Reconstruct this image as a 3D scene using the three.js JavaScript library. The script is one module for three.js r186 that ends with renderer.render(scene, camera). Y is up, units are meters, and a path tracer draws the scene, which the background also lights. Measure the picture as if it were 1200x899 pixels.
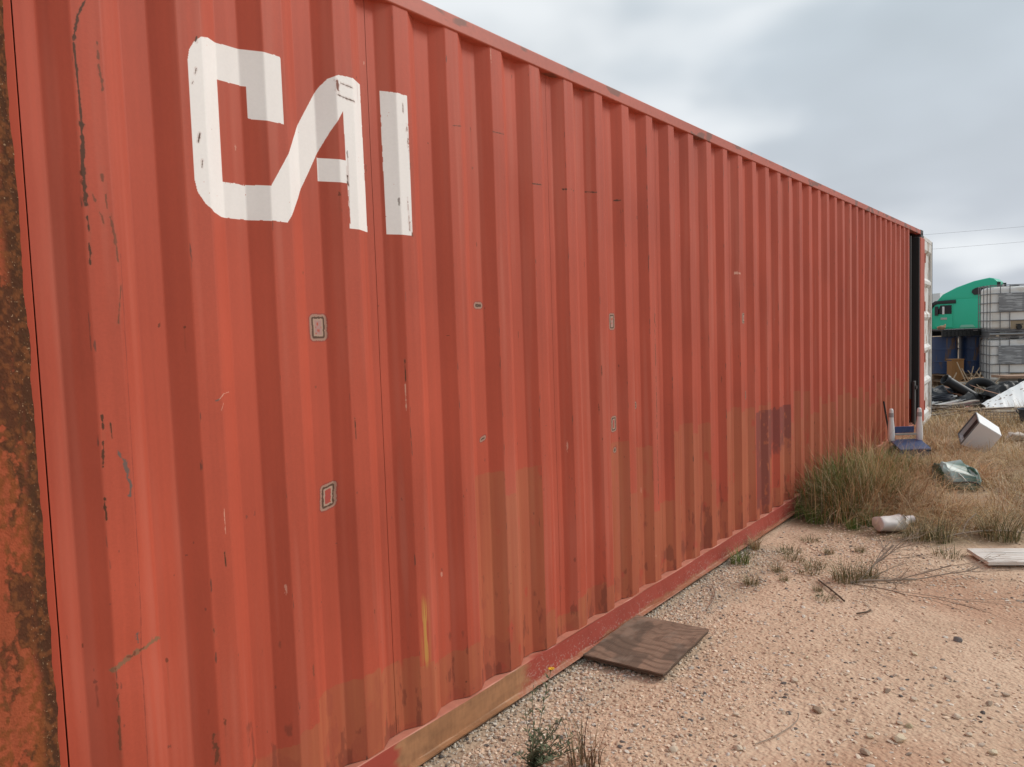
import * as THREE from 'three';
import { RoundedBoxGeometry } from 'three/addons/geometries/RoundedBoxGeometry.js';
import { mergeGeometries, mergeVertices, toCreasedNormals } from 'three/addons/utils/BufferGeometryUtils.js';

/* ------------------------------------------------ camera, sky, sun, exposure */
const scene = new THREE.Scene();
const camera = new THREE.PerspectiveCamera(53.08, 1200 / 899, 0.05, 3000);
{
  const yaw = 0.652, pit = 0.0684, rol = -0.0334;
  const fw = new THREE.Vector3(Math.cos(yaw) * Math.cos(pit), -Math.sin(pit), -Math.sin(yaw) * Math.cos(pit));
  const r = new THREE.Vector3().crossVectors(fw, new THREE.Vector3(0, 1, 0)).normalize();
  const u = new THREE.Vector3().crossVectors(r, fw);
  camera.up.copy(u.multiplyScalar(Math.cos(rol)).addScaledVector(r, -Math.sin(rol)));
  camera.position.set(0, 1.6442, 2.0417);
  camera.lookAt(camera.position.clone().add(fw));
}
const renderer = new THREE.WebGLRenderer({ antialias: true });
renderer.setSize(1024, 767);
renderer.toneMapping = THREE.LinearToneMapping;
renderer.toneMappingExposure = 1.42;
renderer.shadowMap.enabled = true;

const SUN_DIR = new THREE.Vector3(0.92, 0.86, 0.70).normalize();
const sun = new THREE.DirectionalLight(new THREE.Color(1.0, 0.95, 0.88), 1.5);
sun.position.copy(SUN_DIR).multiplyScalar(40).add(new THREE.Vector3(6, 0, 0));
sun.target.position.set(6, 0, 0);
sun.castShadow = true;
sun.shadow.radius = 34;
sun.shadow.mapSize.set(2048, 2048);
Object.assign(sun.shadow.camera, { left: -14, right: 14, top: 14, bottom: -14, near: 1, far: 90 });
scene.add(sun, sun.target);

/* ------------------------------------------------ random + noise */
function rng(seed) { let a = seed >>> 0; return () => { a = (a + 0x6D2B79F5) | 0; let t = Math.imul(a ^ (a >>> 15), 1 | a); t = (t + Math.imul(t ^ (t >>> 7), 61 | t)) ^ t; return ((t ^ (t >>> 14)) >>> 0) / 4294967296; }; }
const NS = 256, NT = new Float32Array(NS * NS);
{ const r = rng(77); for (let i = 0; i < NT.length; i++) NT[i] = r(); }
function vn(x, y, per) {                       // value noise 0..1, optional period
  let xi = Math.floor(x), yi = Math.floor(y); let fx = x - xi, fy = y - yi;
  fx = fx * fx * (3 - 2 * fx); fy = fy * fy * (3 - 2 * fy);
  let x1 = xi + 1, y1 = yi + 1;
  if (per) { xi = ((xi % per) + per) % per; yi = ((yi % per) + per) % per; x1 = ((x1 % per) + per) % per; y1 = ((y1 % per) + per) % per; }
  const a = NT[((yi & 255) << 8) | (xi & 255)], b = NT[((yi & 255) << 8) | (x1 & 255)], c = NT[((y1 & 255) << 8) | (xi & 255)], d = NT[((y1 & 255) << 8) | (x1 & 255)];
  return a + (b - a) * fx + (c - a) * fy + (a - b - c + d) * fx * fy;
}
function fbm(x, y, o = 4, per) { let s = 0, a = 0.5, t = 0; for (let i = 0; i < o; i++) { s += a * vn(x + i * 17, y + i * 31, per); t += a; a *= 0.5; x *= 2; y *= 2; if (per) per *= 2; } return s / t; }
const clamp = (v, a = 0, b = 1) => v < a ? a : v > b ? b : v;
const sm = (a, b, v) => { const t = clamp((v - a) / (b - a)); return t * t * (3 - 2 * t); };
const LUT = new Uint8Array(4097); for (let i = 0; i <= 4096; i++) { const l = i / 4096; LUT[i] = Math.round(255 * (l <= 0.0031308 ? l * 12.92 : 1.055 * Math.pow(l, 1 / 2.4) - 0.055)); }
const enc = l => LUT[(clamp(l) * 4096) | 0];

/* ------------------------------------------------ overcast sky */
{
  const W = 1024, H = 512, d = new Float32Array(W * H * 4);
  for (let j = 0; j < H; j++) for (let i = 0; i < W; i++) {
    const ph = ((i + 0.5) / W - 0.5) * 2 * Math.PI, th = ((j + 0.5) / H - 0.5) * Math.PI;
    const y = Math.sin(th), c = Math.cos(th), x = Math.cos(ph) * c, z = Math.sin(ph) * c;
    const k = 1 / (Math.max(y, 0) + 0.22), X = x * k, Z = z * k;
    const w = fbm(X * 1.1 + 5, Z * 1.1 + 9, 3);
    const n1 = fbm(X * 1.25 + w * 1.3 + 3.2, Z * 1.25 + w * 1.1 + 7.7, 5), n2 = fbm(X * 0.55 + 11 + w, Z * 0.55 + 2, 3), n3 = fbm(X * 4 + 30, Z * 4 + 12 + w, 4);
    const hi = sm(0.47, 0.78, n1 + 0.2 * (n3 - 0.5)), lo = sm(0.38, 0.62, n2 + 0.12 * (n3 - 0.5));
    const up = sm(0, 0.5, y);
    let R = 0.405 - 0.01 * up, G = 0.434 + 0.018 * up, B = 0.475 + 0.022 * up; { const v = 1 + 0.16 * (n3 - 0.5) + 0.14 * (n1 - 0.5); R *= v; G *= v; B *= v; }
    const dk = lo * 0.36; R *= 1 - dk * 1.05; G *= 1 - dk * 1.0; B *= 1 - dk * 0.95;
    const b = hi * 0.9; R += (0.63 - R) * b; G += (0.655 - G) * b; B += (0.675 - B) * b;
    if (y < 0) { const t = sm(0, -0.06, y); R += (0.36 - R) * t; G += (0.27 - G) * t; B += (0.2 - B) * t; }
    d.set([R, G, B, 1], (j * W + i) * 4);
  }
  const t = new THREE.DataTexture(d, W, H, THREE.RGBAFormat, THREE.FloatType);
  t.mapping = THREE.EquirectangularReflectionMapping; t.magFilter = t.minFilter = THREE.LinearFilter; t.wrapS = THREE.RepeatWrapping; t.needsUpdate = true;
  scene.background = t; scene.environment = t;
}

/* ------------------------------------------------ helpers */
const used = {};
function numbered(n) { const k = used[n] = (used[n] ?? -1) + 1; return k ? `${n}_${String(k).padStart(3, '0')}` : n; }
function tag(o, label, category, group, kind) { o.userData.label = label; if (category) o.userData.category = category; if (group) o.userData.group = group; if (kind) o.userData.kind = kind; return o; }
function part(name, geo, mat, parent, label) { const m = new THREE.Mesh(Array.isArray(geo) ? merge(geo) : geo, mat); m.name = name; parent.add(m); if (label) m.userData.label = label; return m; }
function solo(name, geo, mat, label, category, group, kind) { const m = new THREE.Mesh(Array.isArray(geo) ? merge(geo) : geo, mat); m.name = numbered(name); scene.add(m); return tag(m, label, category, group, kind); }
function thing(name, label, category, pos = [0, 0, 0], ry = 0, group) { const g = new THREE.Group(); g.name = numbered(name); g.position.set(...pos); g.rotation.y = ry; scene.add(g); return tag(g, label, category, group); }
function merge(list) {
  const l = list.map(g => { const n = g.index ? g.toNonIndexed() : g; for (const k of Object.keys(n.attributes)) if (!['position', 'normal', 'uv'].includes(k)) n.deleteAttribute(k); return n; });
  return mergeGeometries(l);
}
function box(w, h, d, x = 0, y = 0, z = 0, r = 0) { const g = r ? new RoundedBoxGeometry(w, h, d, 2, r) : new THREE.BoxGeometry(w, h, d); g.translate(x, y, z); return g; }
const V = (x, y, z) => new THREE.Vector3(x, y, z);
function rod(a, b, r0, r1 = r0, seg = 8) {
  const A = V(...a), B = V(...b), L = A.distanceTo(B); const g = new THREE.CylinderGeometry(r1, r0, L, seg);
  g.applyQuaternion(new THREE.Quaternion().setFromUnitVectors(V(0, 1, 0), B.clone().sub(A).normalize())); g.translate(...A.add(B).multiplyScalar(0.5).toArray()); return g;
}
function tube(pts, r, seg = 5, n) { return new THREE.TubeGeometry(new THREE.CatmullRomCurve3(pts.map(p => V(...p))), n || pts.length * 4, r, seg); }
function mat(r, g, b, o = {}) { const { c, ...rest } = o; const m = new THREE.MeshStandardMaterial({ roughness: 0.6, ...rest }); m.color.setRGB(r, g, b); return m; }
function colTex(w, h, fn, o = {}) {             // fn(u,v,out) gives linear colour
  const d = new Uint8Array(w * h * 4), c = [0, 0, 0];
  for (let j = 0; j < h; j++) for (let i = 0; i < w; i++) { fn((i + 0.5) / w, (j + 0.5) / h, c); const k = (j * w + i) * 4; d[k] = enc(c[0]); d[k + 1] = enc(c[1]); d[k + 2] = enc(c[2]); d[k + 3] = 255; }
  return fin(d, w, h, true, o);
}
function grayTex(w, h, fn, o = {}) { const d = new Uint8Array(w * h * 4); for (let j = 0; j < h; j++) for (let i = 0; i < w; i++) { const k = (j * w + i) * 4, v = clamp(fn((i + 0.5) / w, (j + 0.5) / h)) * 255; d[k] = d[k + 1] = d[k + 2] = v; d[k + 3] = 255; } return fin(d, w, h, false, o); }
function fin(d, w, h, srgb, o) { const t = new THREE.DataTexture(d, w, h); if (srgb) t.colorSpace = THREE.SRGBColorSpace; t.magFilter = THREE.LinearFilter; t.minFilter = THREE.LinearMipmapLinearFilter; t.generateMipmaps = true; t.anisotropy = 8; t.wrapS = t.wrapT = o.clamp ? THREE.ClampToEdgeWrapping : THREE.RepeatWrapping; if (o.repeat) t.repeat.set(...o.repeat); t.needsUpdate = true; return t; }
function jitter(g, amp, f, seed = 0) {          // lumpy displacement along position
  g = mergeVertices((() => { const q = g.clone(); q.deleteAttribute('normal'); q.deleteAttribute('uv'); return q; })(), 1e-4); const p = g.attributes.position;
  for (let i = 0; i < p.count; i++) { const x = p.getX(i), y = p.getY(i), z = p.getZ(i); p.setXYZ(i, x + amp * (fbm(y * f + seed, z * f + 3, 2) - 0.5) * 2, y + amp * (fbm(x * f + 9 + seed, z * f, 2) - 0.5) * 2, z + amp * (fbm(x * f + seed, y * f + 5, 2) - 0.5) * 2); }
  g.computeVertexNormals(); return g;
}
const YAW_VIEW = -0.9187;                        // turn of things that face down the yard

/* ------------------------------------------------ ground */
function hgt(x, z) {                             // soil relief
  const far = Math.hypot(x - 4, z - 1);
  let h = 0.018 * (fbm(x * 0.9 + 40, z * 0.9 + 40, 3) - 0.5) + 0.008 * (fbm(x * 7 + 9, z * 7, 3) - 0.5);
  h -= 0.012; h *= 1;
  if (z < 0.12 && z > -2.6) h = Math.min(h, -0.006);
  if (far > 30) h += 0.5 * (fbm(x * 0.02, z * 0.02, 3) - 0.5) * sm(30, 120, far);
  return h;
}
{
  const axis = (a, b, st, lo, hi) => { const v = []; for (let x = a; x <= b + 1e-6; x += st) v.push(x); let s = st, x = b; while (x < hi) { s *= 1.22; x += s; v.push(x); } s = st; x = a; while (x > lo) { s *= 1.22; x -= s; v.unshift(x); } return v; };
  const xs = axis(1.4, 8.6, 0.024, -900, 1600), zs = axis(-0.1, 2.6, 0.02, -1300, 1300);
  const nx = xs.length, nz = zs.length, P = new Float32Array(nx * nz * 3), C = new Float32Array(nx * nz * 3), U = new Float32Array(nx * nz * 2), I = [];
  for (let j = 0; j < nz; j++) for (let i = 0; i < nx; i++) {
    const k = j * nx + i, x = xs[i], z = zs[j];
    P.set([x, hgt(x, z), z], k * 3); U.set([x / 4.3, z / 4.3], k * 2);
    const red = sm(0.5, 0.72, fbm(x * 1.3 + 2, z * 1.3 + 8, 4)) * 0.75, pale = sm(0.48, 0.75, fbm(x * 0.8 + 22, z * 0.8 + 31, 3));
    let r = 0.68, g = 0.485, b = 0.34;
    r += (0.52 - r) * red; g += (0.30 - g) * red; b += (0.19 - b) * red;
    r += (0.70 - r) * pale * 0.6; g += (0.525 - g) * pale * 0.6; b += (0.37 - b) * pale * 0.6;
    // leaf litter under the grass, outline broken up by noise
    const edge = 6.05 + 0.35 * Math.abs(z - 0.7) + 0.5 * (fbm(x * 2.1 + 5, z * 2.1, 3) - 0.5);
    const lit = sm(-0.1, 0.25, x - edge) * (z > -0.4 ? 1 : 0.7) * (0.55 + 0.45 * sm(0.35, 0.6, fbm(x * 3, z * 3 + 4, 3)));
    r += (0.30 - r) * lit; g += (0.215 - g) * lit; b += (0.125 - b) * lit;
    const grv = sm(0.42, 0.2, z + 0.25 * (fbm(x * 2, z * 3 + 60, 3) - 0.5)) * (x < 5.6 ? 1 : 0) * 0.6;
    r += (0.50 - r) * grv; g += (0.40 - g) * grv; b += (0.29 - b) * grv;
    C.set([r, g, b], k * 3);
  }
  for (let j = 0; j < nz - 1; j++) for (let i = 0; i < nx - 1; i++) { const a = j * nx + i; I.push(a, a + nx, a + 1, a + 1, a + nx, a + nx + 1); }
  const g = new THREE.BufferGeometry(); g.setAttribute('position', new THREE.BufferAttribute(P, 3)); g.setAttribute('color', new THREE.BufferAttribute(C, 3)); g.setAttribute('uv', new THREE.BufferAttribute(U, 2)); g.setIndex(I); g.computeVertexNormals();
  const S = 2048, ppm = 64;
  const grit = (u, v) => 0.55 * vn(u * 512, v * 512, 512) + 0.3 * vn(u * 1024 + 7, v * 1024, 1024) + 0.35 * vn(u * 256, v * 256, 256) - 0.1;
  const m = new THREE.MeshStandardMaterial({ vertexColors: true, roughness: 0.97 });
  m.map = colTex(S, S, (u, v, c) => {
    const a = fbm(u * 16, v * 16, 3, 16), e = grit(u, v), sp = vn(u * 700 + 3, v * 700, 700), d = vn(u * 400, v * 400 + 9, 400);
    let k = 0.90 + 0.26 * (a - 0.5) + 0.34 * (e - 0.5); if (sp > 0.86) k += 0.2; if (d < 0.09) k -= 0.3;
    c[0] = k; c[1] = k * (0.985 + 0.05 * (a - 0.5)); c[2] = k * (0.97 + 0.1 * (a - 0.5));
  });
  m.bumpMap = grayTex(1024, 1024, (u, v) => 0.22 * fbm(u * 64, v * 64, 3, 64) + 0.4 * vn(u * 500, v * 500, 500) + 0.38 * vn(u * 230, v * 230, 230)); m.bumpScale = 0.013;
  const o = solo('ground', g, m, 'pinkish sandy yard soil with grit, reaching to the horizon', null, null, 'structure');
}

/* ------------------------------------------------ shipping container */
const X0 = 0.455, X1 = 12.64, H = 2.896, S1 = 0.9168, PT = 0.2805, DEP = 0.036, WID = 2.438;
function prof(s) {                               // depth of the side sheet at length s
  const t = ((((s - S1) / PT) % 1) + 1) % 1 * PT;
  if (t < 0.075) return 0; if (t < 0.140) return -DEP * (t - 0.075) / 0.065; if (t < 0.2155) return -DEP; return -DEP * (1 - (t - 0.2155) / 0.065);
}
const RED = [0.435, 0.078, 0.042];
const TAN_R = { 1: 0.2, 2: 0.33, 3: 0.44, 4: 0.42, 5: 0.345, 6: 1.04, 7: 1.02, 8: 0.24, 9: 0.30, 10: 1.02, 11: 0.955, 12: 0.58, 13: 1.02, 14: 0.99, 15: 0.4, 16: 1.04, 17: 1.01, 18: 1.0, 19: 0.3, 20: 0.9, 21: 1.04, 22: 1.02 };
const TAN_O = { 2: 0.2, 3: 0.36, 4: 0.445, 5: 0.37, 6: 0.345, 7: 0.93, 8: 0.31, 9: 0.3, 10: 0.27, 11: 0.72, 12: 0.56, 13: 1.0, 14: 0.95, 15: 0.6, 16: 1.03, 17: 1.0, 18: 0.3 };
const LOGO = [
  [[1.225, 2.433], [1.232, 2.463], [1.247, 2.488], [1.27, 2.508], [1.30, 2.518], [1.411, 2.521], [1.539, 2.521], [1.539, 2.315], [1.429, 2.315], [1.429, 2.412], [1.336, 2.412], [1.336, 2.116], [1.48, 2.117], [1.548, 2.221], [1.623, 2.34], [1.707, 2.472], [1.735, 2.504], [1.77, 2.521], [1.816, 2.526], [1.896, 2.526], [1.901, 2.012], [1.789, 2.012], [1.788, 2.164], [1.690, 2.164], [1.690, 2.241], [1.785, 2.241], [1.783, 2.405], [1.735, 2.331], [1.657, 2.192], [1.601, 2.098], [1.536, 2.010], [1.318, 2.010], [1.285, 2.018], [1.254, 2.039], [1.233, 2.068], [1.225, 2.103]],
  [[1.985, 2.523], [2.094, 2.523], [2.094, 2.011], [1.987, 2.011]]];
function inPoly(p, x, y) { let c = false; for (let i = 0, j = p.length - 1; i < p.length; j = i++) if ((p[i][1] > y) !== (p[j][1] > y) && x < (p[j][0] - p[i][0]) * (y - p[i][1]) / (p[j][1] - p[i][1]) + p[i][0]) c = !c; return c; }
const SCARS = [[1.663, 1.677, 0.027, 0.036, 0], [1.668, 1.103, 0.026, 0.036, 0.5], [2.505, 1.756, 0.022, 0.009, 0], [2.503, 1.19, 0.018, 0.006, 0.8], [3.624, 1.676, 0.022, 0.036, 0], [3.616, 1.123, 0.022, 0.034, 0.2], [3.86, 1.2, 0.016, 0.016, 0], [5.47, 1.68, 0.024, 0.03, 0], [5.56, 1.109, 0.024, 0.026, 0], [3.62, 0.98, 0.012, 0.01, 0]];
const CRACKS = [                                // [points, half width, colour, raggedness]
  [[[0.959, 2.56], [0.957, 2.512], [0.933, 2.463]], 0.004, 0, 1.0], [[[0.936, 2.47], [0.926, 2.43], [0.921, 2.40]], 0.006, 0, 1.2], [[[0.921, 2.40], [0.924, 2.336], [0.926, 2.273], [0.927, 2.2]], 0.0045, 0, 0.9], [[[0.927, 2.2], [0.925, 2.14], [0.922, 2.083], [0.923, 2.0]], 0.008, 0, 1.0], [[[0.923, 2.0], [0.926, 1.95], [0.924, 1.85]], 0.003, 0, 1.4],
  [[[0.979, 2.413], [0.98, 2.36], [0.984, 2.297]], 0.004, 1, 1.6], [[[0.966, 2.10], [0.976, 1.993], [0.99, 1.93], [0.996, 1.86]], 0.004, 1, 1.5], [[[0.94, 2.03], [0.955, 1.985], [0.965, 1.95]], 0.003, 1, 1.5],
  [[[1.0, 1.80], [0.99, 1.74], [0.985, 1.70]], 0.003, 1, 1.3], [[[0.927, 1.47], [0.925, 1.4], [0.92, 1.33]], 0.0035, 0, 1.6], [[[0.946, 1.44], [0.948, 1.40]], 0.0025, 0, 1], [[[0.917, 1.25], [0.919, 1.19]], 0.003, 0, 1.5],
  [[[0.913, 0.79], [0.95, 0.805], [0.985, 0.817], [1.05, 0.822]], 0.011, 2, 1.2], [[[0.94, 0.80], [1.0, 0.822]], 0.006, 1, 1.4], [[[0.979, 0.865], [0.98, 0.84]], 0.005, 3, 1.4], [[[0.918, 0.79], [0.916, 0.70], [0.914, 0.55]], 0.0035, 1, 1.7],
  [[[0.956, 1.36], [0.976, 1.336], [0.982, 1.29], [0.984, 1.24]], 0.006, 3, 1.7], [[[1.25, 1.469], [1.262, 1.473]], 0.004, 3, 1], [[[1.262, 1.473], [1.28, 1.488], [1.305, 1.49]], 0.002, 4, 0.8], [[[1.266, 1.44], [1.276, 1.46]], 0.0015, 4, 1], [[[1.255, 1.15], [1.255, 1.07]], 0.0015, 4, 1.2],
  [[[1.248, 1.02], [1.25, 0.98]], 0.003, 0, 1.3], [[[1.187, 0.49], [1.189, 0.36], [1.186, 0.25]], 0.006, 1, 1.5], [[[1.198, 0.83], [1.2, 0.78]], 0.004, 1, 1.6], [[[1.772, 1.36], [1.774, 1.29]], 0.0025, 0, 1.2], [[[2.03, 1.55], [2.03, 1.47]], 0.0022, 0, 1.2], [[[2.028, 1.46], [2.028, 1.36]], 0.0025, 4, 1.3],
  [[[2.60, 2.485], [2.68, 2.488]], 0.0022, 0, 1], [[[2.345, 2.463], [2.40, 2.470]], 0.002, 0, 1], [[[2.88, 2.305], [2.95, 2.309]], 0.0035, 0, 1.2], [[[3.14, 2.315], [3.22, 2.317]], 0.0045, 0, 1.4], [[[3.38, 2.334], [3.44, 2.335]], 0.004, 0, 1.2], [[[3.67, 2.323], [3.70, 2.325]], 0.006, 0, 1.2], [[[5.37, 2.003], [5.42, 2.0]], 0.012, 4, 1.2],
  [[[1.765, 2.50], [1.766, 2.47]], 0.007, 1, 1.2], [[[1.78, 2.496], [1.83, 2.492]], 0.002, 0, 1], [[[1.765, 2.455], [1.80, 2.45], [1.84, 2.448]], 0.0028, 0, 1], [[[1.788, 2.22], [1.79, 2.16]], 0.003, 0, 1.5], [[[1.79, 2.14], [1.791, 2.02]], 0.0025, 5, 1.5], [[[1.252, 2.49], [1.258, 2.505]], 0.004, 0, 1], [[[1.244, 2.21], [1.25, 2.235]], 0.003, 0, 0.8], [[[1.25, 2.14], [1.254, 2.16]], 0.002, 0, 0.8], [[[1.246, 2.40], [1.25, 2.415]], 0.002, 0, 0.8], [[[1.235, 2.37], [1.238, 2.376]], 0.002, 0, 0.8], [[[1.39, 2.118], [1.41, 2.114]], 0.004, 5, 1], [[[2.085, 2.06], [2.092, 2.012]], 0.004, 1, 1.8], [[[2.075, 2.15], [2.08, 2.03]], 0.0014, 1, 1.4], [[[2.086, 2.42], [2.096, 2.26]], 0.0025, 1, 1.7], [[[2.07, 2.46], [2.07, 2.49]], 0.002, 0, 1],
  [[[1.006, 1.88], [1.003, 1.62], [0.998, 1.3], [0.994, 1.02], [0.985, 0.7], [0.978, 0.2]], 0.0016, 6, 0.5], [[[4.062, 1.75], [4.06, 1.0], [4.06, 0.6]], 0.004, 1, 1.9], [[[4.105, 1.6], [4.1, 0.9], [4.1, 0.5]], 0.003, 1, 1.9],
];
const CC = [[0.075, 0.03, 0.014], [0.19, 0.06, 0.032], [0.25, 0.13, 0.07], [0.15, 0.10, 0.085], [0.62, 0.32, 0.24], RED, [0.20, 0.045, 0.03]];
function wallCol(s, y, c) {
  const cyc = Math.floor((s - S1) / PT) + 1, t = (s - S1) / PT - Math.floor((s - S1) / PT), outer = t < 0.30;
  const st = fbm(s * 55, y * 1.1 + cyc, 3), bl = fbm(s * 2.2 + 3, y * 2.2, 4), fi = vn(s * 300, y * 120), wv = vn(s * 160, y * 420);
  let k = 1 + 0.17 * (st - 0.5) + 0.32 * (bl - 0.5) + 0.10 * (vn(cyc * 5.3 + (outer ? 2.5 : 0), 1.5) - 0.5) + 0.05 * (fi - 0.5) + (outer ? 0.07 * (wv - 0.5) : 0);
  let r = RED[0] * k, g = RED[1] * k, b = RED[2] * k;
  const ch = sm(0.5, 0.78, fbm(s * 30 + 8, y * 0.9 + 4, 3) * 0.6 + 0.4 * fbm(s * 3 + 70, y * 1.6, 3)) * 0.42;    // chalked streaks
  r += (0.52 - r) * ch; g += (0.15 - g) * ch; b += (0.10 - b) * ch;
  // tan wash on the lower part of single folds
  let top = outer ? TAN_O[cyc] : TAN_R[cyc];
  if (top === undefined) top = cyc > 18 ? 0.55 + 0.55 * vn(cyc * 3.7 + (outer ? 9 : 0), 4.4) : 0.15;
  top += 0.02 * (fbm(s * 40, y * 20, 3) - 0.5);
  if (y < top) {
    let a = 0.52 * (0.75 + 0.6 * (bl - 0.3)) * (0.8 + 0.5 * (st - 0.5)); a *= sm(0.16, 0.3, fbm(s * 18 + 1, y * 9, 3));
    const kk = 0.9 + 0.35 * (st - 0.5); r += (0.40 * kk - r) * a; g += (0.172 * kk - g) * a; b += (0.075 * kk - b) * a;
  }
  // old red touch-up and rust at the foot of the folds
  const lim = 0.30 + 0.22 * vn(cyc * 2.3 + (outer ? 5 : 0), 7.1);
  const foot = fbm(s * 16 + 40, y * 8, 5) - 0.5 + 0.9 * (lim - 0.10 - y);
  if (foot > 0.12) { const a = sm(0.12, 0.16, foot) * (outer ? 0.35 : 0.6) * (0.7 + 0.6 * (fi - 0.5)); r += (0.34 - r) * a; g += (0.075 - g) * a; b += (0.045 - b) * a; }
  const rust = fbm(s * 40 + 12, y * 12 + 3, 5) - 0.5 + 0.5 * (lim - 0.16 - y) + (s > 4.7 && s < 4.9 ? 0.16 * sm(0.62, 0.45, y) : 0);
  if (rust > 0.10 && !outer) { const a = sm(0.10, 0.20, rust) * 0.55; r += (0.17 - r) * a; g += (0.045 - g) * a; b += (0.028 - b) * a; }
  const dot = fbm(s * 55 + 90, y * 30 + 3, 3);
  if (dot > 0.88 && y < 1.2) { r += (0.15 - r) * 0.6; g += (0.05 - g) * 0.6; b += (0.035 - b) * 0.6; }
  // plum repaint
  if (s > 5.70 && s < 6.53 && y < 0.965 - (s - 5.7) * 0.02) {
    const low = s < 6.0 ? 0.17 : 0.52 + 0.10 * vn(s * 30, 2), pt = sm(low, low + 0.10, y + 0.16 * (fbm(s * 24, y * 24, 3) - 0.5)) * 0.8 * sm(0.15, 0.35, fbm(s * 30, y * 20, 3));
    r += (0.20 - r) * pt; g += (0.052 - g) * pt; b += (0.043 - b) * pt;
  }
  // yellow smear
  const ys = Math.exp(-Math.pow((s - 2.074) / 0.018, 2)) * sm(0.34, 0.40, y) * sm(0.66, 0.58, y) * sm(0.25, 0.5, vn(s * 180, y * 12));
  if (ys > 0.02) { const a = ys * 0.85; r += (0.52 - r) * a; g += (0.28 - g) * a; b += (0.07 - b) * a; }
  // worn fold edges
  const ed = Math.min(Math.abs(t), Math.abs(1 - t)) * PT;
  if (ed < 0.006) { const a = sm(0.71, 0.79, fbm(s * 90, y * 14 + cyc * 5, 4)) * 0.8; r += (0.12 - r) * a; g += (0.05 - g) * a; b += (0.035 - b) * a; }
  c[0] = r; c[1] = g; c[2] = b;
}
function blend(a, N, i, col, w) { a[i] += (col[0] - a[i]) * w; a[i + 1] += (col[1] - a[i + 1]) * w; a[i + 2] += (col[2] - a[i + 2]) * w; }
function wallTexture(sa, sb, ya, yb, ppm, seed) {
  const w = Math.min(2048, Math.round((sb - sa) * ppm)), h = Math.min(2048, Math.round((yb - ya) * ppm)), A = new Float32Array(w * h * 3), c = [0, 0, 0];
  for (let j = 0; j < h; j++) { const y = ya + (j + 0.5) / h * (yb - ya); for (let i = 0; i < w; i++) { wallCol(sa + (i + 0.5) / w * (sb - sa), y, c); A.set(c, (j * w + i) * 3); } }
  const area = (x0, x1, y0, y1, f) => { const i0 = Math.max(0, Math.floor((x0 - sa) / (sb - sa) * w)), i1 = Math.min(w - 1, Math.ceil((x1 - sa) / (sb - sa) * w)), j0 = Math.max(0, Math.floor((y0 - ya) / (yb - ya) * h)), j1 = Math.min(h - 1, Math.ceil((y1 - ya) / (yb - ya) * h)); for (let j = j0; j <= j1; j++) for (let i = i0; i <= i1; i++) f(sa + (i + 0.5) / w * (sb - sa), ya + (j + 0.5) / h * (yb - ya), (j * w + i) * 3); };
  if (sa < 2.2) for (const P of LOGO) area(1.2, 2.12, 1.98, 2.55, (s, y, k) => { const e = 0.0016 * (fbm(s * 60, y * 60, 2) - 0.5); if (inPoly(P, s + e, y + e)) { const v = 0.86 + 0.04 * (fbm(s * 40, y * 5, 3) - 0.5) + 0.03 * (vn(s * 200, y * 200) - 0.5); if (vn(s * 260 + 9, y * 160) < 0.985) blend(A, 0, k, [v, v * 0.985, v * 0.96], 0.97); } });
  for (const [cx, cy, hx0, hy0, sk] of SCARS) { const hx = hx0 * 1.12, hy = hy0 * 1.12; area(cx - 0.07, cx + 0.07, cy - 0.07, cy + 0.07, (s, y, k) => {
    let x = s - cx, z = y - cy; x -= z * 0.12 * sk; z -= x * 0.35 * sk;
    const q = 0.004 * (fbm(s * 120, y * 120, 2) - 0.5), dx = Math.abs(x) - hx + 0.011, dy = Math.abs(z) - hy + Math.min(0.011, hy), d = Math.hypot(Math.max(dx, 0), Math.max(dy, 0)) + Math.min(Math.max(dx, dy), 0) - Math.min(0.011, hy) + q;
    if (d < 0.008 && d > 0.004) blend(A, 0, k, [0.28, 0.06, 0.045], 0.7);
    else if (d <= 0.004 && d > -0.004) blend(A, 0, k, [0.36, 0.25, 0.19], 0.85);
    else if (d <= -0.004 && d > -0.0105) blend(A, 0, k, [0.085, 0.055, 0.035], 0.95);
    else if (d <= -0.0105 && d > -0.017) blend(A, 0, k, [0.42, 0.31, 0.24], 0.9);
    else if (d <= -0.017) blend(A, 0, k, sk ? [0.38, 0.07, 0.06] : [0.40, 0.28, 0.26], 0.8 * sm(0.2, 0.6, vn(s * 150, y * 90)));
  }); }
  for (const [P, hw, ci, rag] of CRACKS) {
    const xs = P.map(p => p[0]), ys = P.map(p => p[1]);
    area(Math.min(...xs) - 0.03, Math.max(...xs) + 0.03, Math.min(...ys) - 0.03, Math.max(...ys) + 0.03, (s, y, k) => {
      let d = 9; for (let i = 0; i < P.length - 1; i++) { const [ax, ay] = P[i], [bx, by] = P[i + 1], ux = bx - ax, uy = by - ay, L = ux * ux + uy * uy, tt = clamp(((s - ax) * ux + (y - ay) * uy) / L); d = Math.min(d, Math.hypot(s - ax - ux * tt, y - ay - uy * tt)); }
      const n = fbm(s * 140 + 4, y * 90, 3), W2 = hw * 0.72 * (1 + rag * 2.2 * (n - 0.5)) * (rag > 1.3 ? sm(0.35, 0.55, vn(s * 90, y * 55)) * 1.3 : 1);
      if (d < W2) blend(A, 0, k, CC[ci], ci === 6 ? 0.6 : 0.92 * sm(W2, W2 * 0.6, d) + 0.05); else if (ci < 2 && d < W2 + 0.004) blend(A, 0, k, [0.33, 0.10, 0.06], 0.35 * n);
    });
  }
  const R = rng(seed); const n = 18;
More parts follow.
